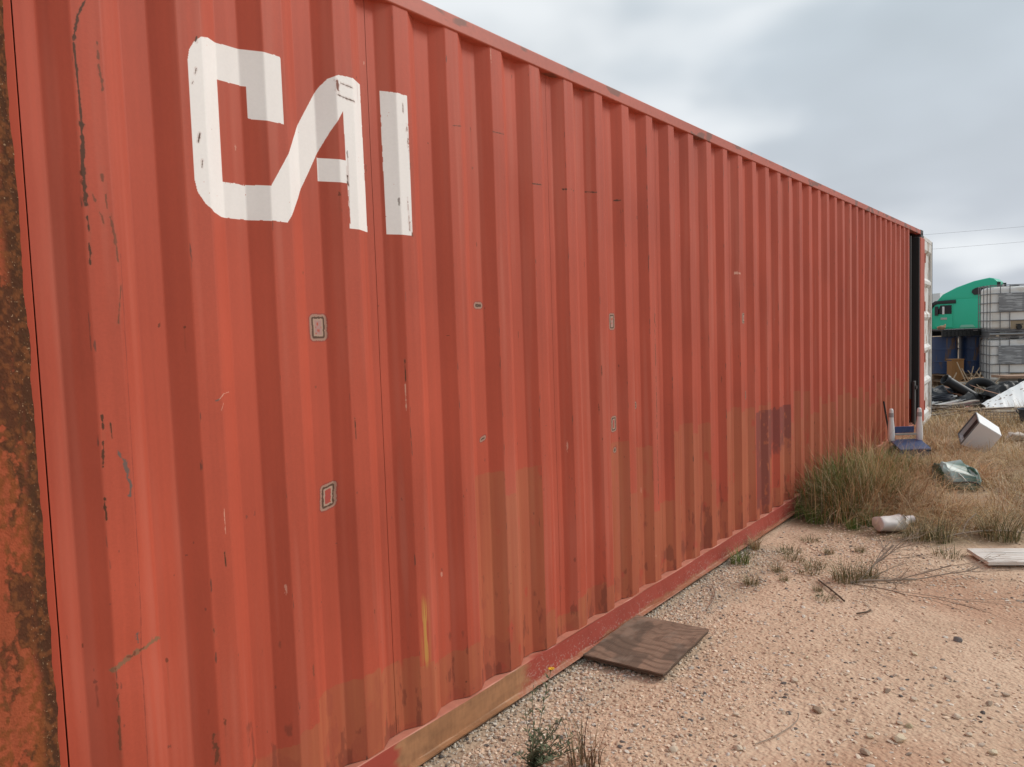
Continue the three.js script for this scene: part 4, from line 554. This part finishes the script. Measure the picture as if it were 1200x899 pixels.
  const slats = [[[17.3, 0.0, 0.15], [17.6, 0.72, -0.18], 0.016], [[17.25, 0.0, 0.25], [17.7, 0.58, -0.10], 0.02], [[17.4, 0.0, 0.10], [17.9, 0.5, 0.2], 0.014], [[17.9, 0.02, -0.05], [18.0, 0.62, 0.06], 0.014], [[17.3, 0.0, -0.1], [17.5, 0.62, 0.22], 0.013], [[17.1, 0.0, 0.3], [17.6, 0.42, 0.55], 0.016], [[17.5, 0.0, 0.45], [17.7, 0.55, 0.0], 0.014], [[17.9, 0.0, 0.45], [18.1, 0.5, 0.1], 0.02], [[17.2, 0.05, -0.35], [17.7, 0.5, -0.2], 0.015], [[16.9, 0.05, 0.5], [17.5, 0.36, 0.1], 0.016]];
  slats.forEach(([a, b, r]) => { const g = new THREE.BoxGeometry(r * 2.6, V(...a).distanceTo(V(...b)), r, 1, 1, 1); const q = new THREE.Quaternion().setFromUnitVectors(V(0, 1, 0), V(...b).sub(V(...a)).normalize()); const o = solo('timber_lath', g, mat(0.36, 0.26, 0.17, { roughness: 0.9 }), 'weathered thin timber lath leaning in the scrap beyond the black pipe', 'timber', 'laths leaning in the scrap'); o.quaternion.copy(q); o.position.copy(V(...a).add(V(...b)).multiplyScalar(0.5)); });
  // white trim strips
  const strip = (a, b, label) => { const L = V(...a).distanceTo(V(...b)); const sh = new THREE.Shape([[-0.045, -0.012], [0.045, -0.012], [0.045, 0.012], [0.03, 0.012], [0.03, 0.0], [-0.03, 0.0], [-0.03, 0.012], [-0.045, 0.012]].map(p => new THREE.Vector2(...p))); const g = new THREE.ExtrudeGeometry(sh, { depth: L, bevelEnabled: false }); const o = solo('trim_strip', g, mat(0.72, 0.70, 0.67, { roughness: 0.5 }), label, 'strip', 'white channel strips in the scrap heap'); o.position.set(...a); o.lookAt(...b); };
  strip([15.40, 0.055, -0.42], [16.25, 0.17, -0.04], 'white channel strip lying behind another, on the scrap by the container door'); strip([15.15, 0.035, -0.40], [16.1, 0.135, 0.19], 'white channel strip in front, resting on the red sheet');
  // red curved sheet
  const rs = new THREE.PlaneGeometry(0.62, 0.55, 16, 12); { const p = rs.attributes.position; for (let i = 0; i < p.count; i++) { const x = p.getX(i), y = p.getY(i); p.setZ(i, 0.10 - 0.7 * x * x - 0.35 * y * y + 0.012 * (fbm(x * 8, y * 8, 2) - 0.5)); } rs.rotateX(-Math.PI / 2); rs.computeVertexNormals(); const lo = rs.clone().translate(0, -0.006, 0); lo.index.array.reverse(); lo.computeVertexNormals(); const o = solo('sheet_metal', merge([rs, lo]), mat(0.27, 0.025, 0.04, { roughness: 0.4 }), 'dark red curved metal sheet lying in the scrap heap', 'sheet'); o.position.set(15.55, 0.015, 0.25); o.rotation.y = YAW_VIEW; }
  // brushwood
  const R = rng(44); for (let k = 0; k < 26; k++) { const x = 14.2 + R() * 1.3, z = -0.25 + R() * 1.15, a = YAW_VIEW + (R() - 0.5) * 1.1, L = 0.5 + R() * 0.9, r = 0.008 + 0.014 * R() * R(); const g = tube([[-L / 2, 0, 0], [-L / 6, 0.03 * (R() - 0.3), 0.06 * (R() - 0.5)], [L / 6, 0.04 * (R() - 0.3), 0.06 * (R() - 0.5)], [L / 2, 0.02, 0]], r, 5, 10); const o = solo('brushwood', g, [mat(0.10, 0.065, 0.045), mat(0.20, 0.13, 0.08), mat(0.06, 0.04, 0.03)][k % 3], 'dead brown branch in the brushwood pile in front of the scrap', 'branch', 'brushwood pile'); o.position.set(x, 0.02 + 0.10 * R(), z); o.rotation.set(0, a, (R() - 0.5) * 0.2); }
  // grey plastic crates
  const crate = (x, y, z, ry, c3, label) => { const t = T('plastic_crate', label, 'crate', [x, y, z], ry, 'open plastic crates in the scrap'); const m = mat(...c3, { roughness: 0.6 }); for (const yy of [0.02, 0.12, 0.23]) part('rim', [box(0.42, 0.022, 0.015, 0, yy, 0.15), box(0.42, 0.022, 0.015, 0, yy, -0.15), box(0.015, 0.022, 0.3, 0.21, yy, 0), box(0.015, 0.022, 0.3, -0.21, yy, 0)], m, t); for (let k = 0; k < 5; k++) for (const z2 of [-0.15, 0.15]) part('slat', box(0.022, 0.24, 0.013, -0.2 + k * 0.1, 0.125, z2), m, t); part('base', box(0.42, 0.012, 0.3, 0, 0.012, 0), m, t); };
  crate(17.87, 0.06, 0.10, YAW_VIEW - 0.1, [0.42, 0.40, 0.35], 'dirty pale plastic crate beside the leaning laths'); crate(17.80, 0.06, 0.50, YAW_VIEW + 0.3, [0.50, 0.48, 0.41], 'dirty pale plastic crate in front of the white totes');
  // black sheeting and slab
  const heap = jitter(new THREE.SphereGeometry(0.62, 40, 24, 0, 6.283, 0, 1.57).scale(1.25, 0.62, 0.8), 0.13, 7, 6); const hp = solo('plastic_sheeting', heap, mat(0.02, 0.018, 0.018, { roughness: 0.55 }), 'heap of black plastic sheeting under the scrap, before the white totes', 'sheeting'); hp.position.set(17.45, -0.03, 0.95); hp.rotation.y = YAW_VIEW;
  const heap2 = jitter(new THREE.SphereGeometry(0.42, 32, 18, 0, 6.283, 0, 1.57).scale(1.1, 0.75, 0.8), 0.11, 8, 26); const hp2 = solo('plastic_sheeting', heap2, mat(0.022, 0.024, 0.03, { roughness: 0.6 }), 'small dark heap of bagged rubbish behind the white strips', 'sheeting'); hp2.position.set(16.75, -0.03, -0.42); hp2.rotation.y = YAW_VIEW;
  const heap3 = jitter(new THREE.SphereGeometry(0.36, 32, 18, 0, 6.283, 0, 1.57).scale(1.25, 0.62, 0.8), 0.11, 8, 41); const hp3 = solo('plastic_sheeting', heap3, mat(0.016, 0.014, 0.014, { roughness: 0.6 }), 'black crumpled sheeting between the pipe and the red metal sheet', 'sheeting'); hp3.position.set(16.2, -0.03, 0.36); hp3.rotation.y = YAW_VIEW;
  const slab = solo('timber_slab', warped(1.3, 0.05, 0.5, 12, 4, 0.03, 4), mat(0.36, 0.23, 0.16, { roughness: 0.9 }), 'thick tan timber slab lying level in front of the white totes', 'timber'); slab.position.set(18.78, 0.385, 0.98); slab.rotation.y = YAW_VIEW;
  for (const dx of [-0.45, 0.45]) { const o = solo('concrete_block', box(0.2, 0.37, 0.3, 0, 0.185, 0, 0.012), mat(0.30, 0.28, 0.26, { roughness: 0.95 }), 'grey block holding up the tan timber slab', 'block', 'blocks under the slab'); o.position.set(18.78 + dx * 0.607, -0.01, 0.98 + dx * 0.795); o.rotation.y = YAW_VIEW; }
  // big white sheet leaning over the heap
  { const P00 = V(15.03, 0.045, 0.604), P10 = V(15.95, 0.02, 1.80), P01 = V(15.318, 0.125, 0.476), P11 = V(17.9, 0.82, 1.65), N = 60, Mv = 12, P = [], I = [], U = [];
    for (const off of [0, -0.006]) for (let j = 0; j <= Mv; j++) for (let i = 0; i <= N; i++) { const u = i / N, v = j / Mv, a = P00.clone().lerp(P10, u), b = P01.clone().lerp(P11, u), p = a.lerp(b, v); p.y += 0.010 * Math.pow(Math.abs(Math.sin(u * 26)), 8) + 0.03 * Math.sin(v * 3.14) + off; P.push(p.x, p.y, p.z); U.push(u * 2, v); }
    const q = (N + 1) * (Mv + 1); for (let j = 0; j < Mv; j++) for (let i = 0; i < N; i++) { const k = j * (N + 1) + i; I.push(k, k + 1, k + N + 1, k + 1, k + N + 2, k + N + 1, q + k, q + k + N + 1, q + k + 1, q + k + 1, q + k + N + 1, q + k + N + 2); }
    const g = new THREE.BufferGeometry(); g.setAttribute('position', new THREE.Float32BufferAttribute(P, 3)); g.setAttribute('uv', new THREE.Float32BufferAttribute(U, 2)); g.setIndex(I); g.computeVertexNormals();
    solo('roof_sheet', g, new THREE.MeshStandardMaterial({ roughness: 0.5, side: THREE.DoubleSide, map: colTex(256, 128, (u, v, c) => { const k = 0.82 + 0.08 * (fbm(u * 20, v * 3, 3) - 0.5); c[0] = k; c[1] = k * 0.985; c[2] = k * 0.97; const d = sm(0.70, 0.74, fbm(u * 14 + 3, v * 10, 3)); c[0] += (0.3 - c[0]) * d; c[1] += (0.24 - c[1]) * d; c[2] += (0.2 - c[2]) * d; }) }), 'large white ribbed metal sheet propped over the scrap heap', 'sheet'); }
  for (let k = 0; k < 3; k++) { const o = solo('timber_beam', box(1.5, 0.045, 0.08, 0, 0, 0, 0.005), [mat(0.52, 0.42, 0.33), mat(0.66, 0.62, 0.56), mat(0.38, 0.25, 0.17)][k], ['tan timber beam stacked under the white ribbed sheet', 'white painted timber beam stacked under the white ribbed sheet', 'brown timber beam at the bottom under the white ribbed sheet'][k], 'timber', 'beams under the white sheet'); o.position.set(15.0 + 0.25 + 0.0 - k * 0.03, [0.055, 0.01, -0.02][k] + 0.03, 1.17 - k * 0.04); o.rotation.y = YAW_VIEW + (k - 1) * 0.05; }
  // flat scrap thrown on the heap
  const rustM = new THREE.MeshStandardMaterial({ roughness: 0.85, map: colTex(256, 256, (u, v, c) => { const n = fbm(u * 7, v * 7, 5), m = fbm(u * 30 + 5, v * 30, 3); c[0] = 0.10 + 0.20 * n * m * 2; c[1] = 0.05 + 0.075 * n * m * 2; c[2] = 0.03 + 0.03 * n * m * 2; }) });
  const flat = (name, label, cat, w, d, th, pos, rot, m, group) => { const o = solo(name, warped(w, th, d, 10, 8, 0.05, w * 31 + d * 7), m, label, cat, group); o.position.set(...pos); o.rotation.set(...rot); };
  flat('rusty_panel', 'bent rusty steel panel lying on the black sheeting beside the red sheet', 'panel', 0.62, 0.4, 0.006, [16.25, 0.27, 0.52], [0.25, YAW_VIEW + 0.3, -0.12], rustM);
  flat('rusty_panel', 'rusty steel panel leaning behind the white strips, next to the pipe foot', 'panel', 0.5, 0.36, 0.006, [16.9, 0.17, -0.05], [0.6, YAW_VIEW - 0.2, 0.2], rustM);
  flat('plank', 'weathered grey plank slanting from the heap down to the brushwood', 'plank', 1.1, 0.10, 0.022, [15.35, 0.10, 0.02], [0.05, YAW_VIEW + 0.22, 0.09], mat(0.34, 0.29, 0.24, { roughness: 0.9 }));
  flat('plank', 'dark wet plank under the red curved sheet', 'plank', 1.0, 0.09, 0.022, [15.05, 0.07, 0.35], [0.0, YAW_VIEW - 0.12, -0.05], mat(0.09, 0.06, 0.045, { roughness: 0.9 }));
  flat('plank', 'tan split plank across the brushwood beside the wire panel', 'plank', 0.7, 0.07, 0.02, [14.45, 0.12, 0.45], [0.0, YAW_VIEW + 0.3, -0.10], mat(0.40, 0.28, 0.17, { roughness: 0.9 }));
  { const tg = new THREE.TorusGeometry(0.24, 0.085, 14, 36).scale(1, 1, 1.1); const o = solo('tyre', tg, M.blackRubber, 'worn black tyre half buried in the heap under the leaning laths', 'tyre'); o.position.set(17.35, 0.14, 0.28); o.rotation.set(-1.1, YAW_VIEW, 0.2); }
  { const h = []; for (let k = 0; k < 5; k++) { const g = new THREE.TorusGeometry(0.17 + 0.012 * (k % 3), 0.012, 6, 30); g.rotateX(1.45 + 0.07 * (k % 2)); g.translate(0.02 * (k % 2), 0.018 + 0.017 * k, 0.015 * (k % 3)); h.push(g); } const o = solo('hose_coil', h, mat(0.03, 0.035, 0.05, { roughness: 0.6 }), 'coil of dark hose lying near the white strips by the container door', 'hose', null, 'stuff'); delete o.userData.kind; o.position.set(15.9, 0.10, -0.22); }
  const carton = (pos, sc, ry, label) => { const t = T('cardboard_box', label, 'box', pos, ry, 'cardboard boxes in the scrap'); const m = mat(0.36, 0.22, 0.12, { roughness: 0.95 }); part('body', box(0.34 * sc, 0.24 * sc, 0.28 * sc, 0, 0.12 * sc, 0, 0.004), m, t); for (const z of [-1, 1]) part('flap', box(0.33 * sc, 0.006, 0.15 * sc, 0, 0, 0).rotateX(z * 0.5).translate(0, 0.265 * sc, z * 0.10 * sc), m, t); };
  carton([18.45, 0.0, 0.02], 1.2, YAW_VIEW + 0.3, 'tan cardboard box with lifted flaps behind the leaning laths'); carton([18.2, 0.0, 0.42], 0.9, YAW_VIEW - 0.4, 'smaller tan cardboard box beside a plastic crate');
  // wire panel
  { const t = T('wire_panel', 'rusty welded wire panel standing in the grass below the white sheet', 'panel', [13.35, 0, 0.98]); const m = mat(0.30, 0.25, 0.21, { roughness: 0.6, metalness: 0.3 }); for (let k = 0; k < 12; k++) part('wire', rod([-0.27 + k * 0.05, 0, 0], [-0.27 + k * 0.05, 0.22, 0], 0.0035, 0.0035, 5), m, t); for (let k = 0; k < 6; k++) part('wire', rod([-0.29, 0.01 + k * 0.04, 0.005], [0.30, 0.01 + k * 0.04, 0.005], 0.0035, 0.0035, 5), m, t); }
  // dark blue tub
  { const t = T('plastic_tub', 'dark blue grey plastic tub in the grass beside the wire panel', 'tub', [13.45, 0, 1.32]); const m = mat(0.045, 0.055, 0.075, { roughness: 0.55 }); const sh = new THREE.LatheGeometry([[0.0, 0.01], [0.145, 0.01], [0.155, 0.02], [0.185, 0.24], [0.20, 0.245], [0.20, 0.26], [0.178, 0.26], [0.15, 0.03], [0, 0.03]].map(p => new THREE.Vector2(...p)), 28); part('shell', sh, m, t); for (const a of [0, 3.14]) part('handle', new THREE.TorusGeometry(0.05, 0.008, 6, 14, 3.14).rotateX(Math.PI).translate(Math.cos(a) * 0.2, 0.25, 0), m, t); }
  const w2 = solo('paper_scrap', jitter(new THREE.SphereGeometry(0.12, 22, 12).scale(1.5, 0.3, 0.7), 0.05, 14, 9), mat(0.66, 0.60, 0.53, { roughness: 0.85 }), 'crumpled pale paper scrap in grass beside the tipped white bin', 'paper'); w2.position.set(11.95, 0.05, 1.27); w2.rotation.y = YAW_VIEW;
}

/* ------------------------------------------------ trucks far behind */
{
  const TY = Math.PI / 2 - 0.05;                 // the truck stands across the end of the yard
  const t = thing('semi_truck', 'green sleeper cab truck parked far behind the scrap and blue drums', 'truck', [53.6, 0, -2.52], TY); t.scale.set(0.9, 1, 0.95);
  const gm = mat(0.02, 0.50, 0.31, { roughness: 0.32 }), dk = mat(0.02, 0.02, 0.024, { roughness: 0.4 }), gl = new THREE.MeshPhysicalMaterial({ color: 0x0a0d10, roughness: 0.08, metalness: 0 }), chrome = mat(0.6, 0.6, 0.62, { roughness: 0.25, metalness: 0.9 });
  const ex = (pts, w, bev = 0.09) => { const g = new THREE.ExtrudeGeometry(new THREE.Shape(pts.map(p => new THREE.Vector2(...p))), { depth: w - 2 * bev, bevelEnabled: true, bevelSize: bev * 0.7, bevelThickness: bev, bevelSegments: 3 }); g.translate(0, 0, -(w / 2 - bev)); return toCreasedNormals(g, 0.7); };
  part('cab', ex([[0.05, 0.95], [3.95, 0.95], [3.95, 1.62], [3.42, 2.55], [0.05, 2.62]], 2.36), gm, t);
  part('roof_fairing', ex([[0.06, 2.66], [3.40, 2.60], [3.10, 2.90], [2.3, 3.28], [1.3, 3.60], [0.6, 3.72], [0.45, 3.74], [0.25, 3.70], [0.06, 3.55]], 2.30), gm, t);
  part('hood', ex([[4.02, 0.95], [6.1, 0.9], [6.2, 1.15], [5.9, 1.42], [4.02, 1.66]], 2.1), gm, t);
  part('sun_visor', ex([[3.40, 2.42], [3.98, 2.18], [3.98, 2.28], [3.55, 2.56], [2.35, 2.60], [2.35, 2.42]], 2.5, 0.03), dk, t);
  part('windscreen', ex([[3.60, 2.34], [3.92, 1.74], [3.97, 1.74], [3.66, 2.36]], 2.0, 0.01), gl, t);
  const fp = (name, pts, m, z, th = 0.03, parent = t) => { const g = new THREE.ExtrudeGeometry(new THREE.Shape(pts.map(p => new THREE.Vector2(...p))), { depth: th, bevelEnabled: true, bevelSize: 0.012, bevelThickness: 0.008, bevelSegments: 1 }); g.translate(0, 0, z); return part(name, g, m, parent); };
  for (const s of [1, -1]) {
    const z = s > 0 ? 1.178 : -1.213;
    const d = fp('door', [[2.52, 1.0], [3.55, 1.0], [3.62, 1.66], [3.30, 2.34], [2.52, 2.34]], gm, z); fp('side_window', [[2.58, 1.80], [3.45, 1.80], [3.22, 2.30], [2.58, 2.30]], gl, z + s * 0.03, 0.02, d); fp('emblem', [[2.85, 1.46], [3.2, 1.46], [3.2, 1.56], [2.85, 1.56]], mat(0.45, 0.42, 0.40), z + s * 0.03, 0.02, d); fp('quarter_trim', [[3.0, 1.78], [3.10, 1.78], [3.10, 2.22], [3.0, 2.22]], mat(0.75, 0.75, 0.75), z + s * 0.05, 0.02, d);
    fp('sleeper_window', [[0.62, 2.90], [1.28, 2.86], [1.42, 3.0], [1.38, 3.14], [1.2, 3.24], [0.75, 3.32], [0.6, 3.2]], dk, z - s * 0.02);
    fp('mirror', [[3.34, 1.72], [3.52, 1.72], [3.52, 2.24], [3.34, 2.24]], dk, z + s * 0.22, 0.12); fp('tank_step', [[0.4, 0.55], [2.4, 0.55], [2.4, 0.92], [0.4, 0.92]], chrome, z - s * 0.1, 0.06);
    fp('skirt_reflection', [[1.2, 0.96], [2.1, 0.96], [2.0, 1.1], [1.35, 1.1]], mat(0.20, 0.50, 0.38), z + s * 0.01); fp('rear_fin', [[-0.16, 3.20], [0.0, 3.20], [0.0, 3.52], [-0.16, 3.52]], dk, z - s * 0.05, 0.05);  // lighter green piece low on the cab is a reflection put into colour
    for (const x of [5.0, -1.2, -2.5]) { const w = part('wheel', new THREE.TorusGeometry(0.38, 0.14, 12, 28).scale(1, 1, 1.1).translate(x, 0.52, s * 1.02), M.blackRubber, t); part('rim', new THREE.CylinderGeometry(0.29, 0.29, 0.2, 22).rotateX(Math.PI / 2).translate(x, 0.52, s * 1.02), chrome, w); }
  }
  part('chassis', box(9.0, 0.25, 0.9, 1.4, 0.72, 0, 0.02), dk, t); part('exhaust_stack', rod([-0.25, 0.9, -0.9], [-0.25, 3.4, -0.9], 0.08), chrome, t);
  const w = thing('box_truck', 'white truck whose cab roof shows behind the green truck', 'truck', [68.2, 0, -7.6], TY);
  const wm = mat(0.70, 0.71, 0.72, { roughness: 0.35 });
  part('cab', ex([[0, 0.9], [2.2, 0.9], [2.25, 1.8], [1.7, 3.0], [1.2, 3.35], [0, 3.4]], 2.3), wm, w); part('cargo_box', box(5.5, 2.1, 2.4, -2.95, 1.95, 0, 0.04), wm, w); part('sun_visor', ex([[1.75, 2.9], [2.15, 2.72], [2.15, 2.82], [1.5, 3.32], [0.9, 3.42], [0.9, 3.38]], 2.36, 0.02), dk, w); part('windscreen', ex([[1.78, 2.8], [2.2, 1.9], [2.26, 1.9], [1.84, 2.84]], 1.9, 0.01), gl, w);
  for (const s of [1, -1]) for (const x of [1.2, -4.2]) { const wh = part('wheel', new THREE.TorusGeometry(0.36, 0.13, 10, 24).translate(x, 0.49, s * 1.0), M.blackRubber, w); part('rim', new THREE.CylinderGeometry(0.28, 0.28, 0.18, 18).rotateX(Math.PI / 2).translate(x, 0.49, s * 1.0), chrome, wh); }
  part('chassis', box(7.4, 0.25, 0.9, -1.8, 0.78, 0, 0.02), dk, w);
}
/* ------------------------------------------------ power line */
{
  const A = V(108, 0, -59), B = V(170, 0, 24.5), wood = mat(0.16, 0.12, 0.09, { roughness: 0.95 });
  [A, B].forEach((p, i) => { const t = thing('utility_pole', i ? 'wooden utility pole at the open end of the power line' : 'wooden utility pole standing behind the red container', 'pole', [p.x, -0.3, p.z], -0.9315, 'utility poles of the power line'); part('post', rod([0, 0, 0], [0, 17.5, 0], 0.17, 0.12, 12), wood, t); part('cross_arm', box(0.12, 0.14, 2.2, 0, 16.8, 0, 0.02), wood, t); part('insulator', [rod([0, 14.5, 0.16], [0, 14.5, 0.36], 0.05), rod([0, 12.0, 0.16], [0, 12.0, 0.36], 0.05)], mat(0.3, 0.3, 0.32), t); });
  [[12.2, 16.9, 'upper'], [9.9, 14.5, 'lower']].forEach(([h0, h1, w]) => { const pts = []; for (let k = 0; k <= 16; k++) { const u = k / 16; pts.push([A.x + (B.x - A.x) * u + 0.2, h0 + (h1 - h0) * u - 1.2 * 4 * u * (1 - u) * 0.5 + 0.8, A.z + (B.z - A.z) * u]); } solo('power_cable', tube(pts, 0.017, 5, 48), mat(0.25, 0.26, 0.28), `${w} dark power cable crossing the grey sky`, 'cable', 'power cables'); });
}

scene.traverse(o => { if (o.isMesh) { o.castShadow = true; o.receiveShadow = true; } });
renderer.render(scene, camera);
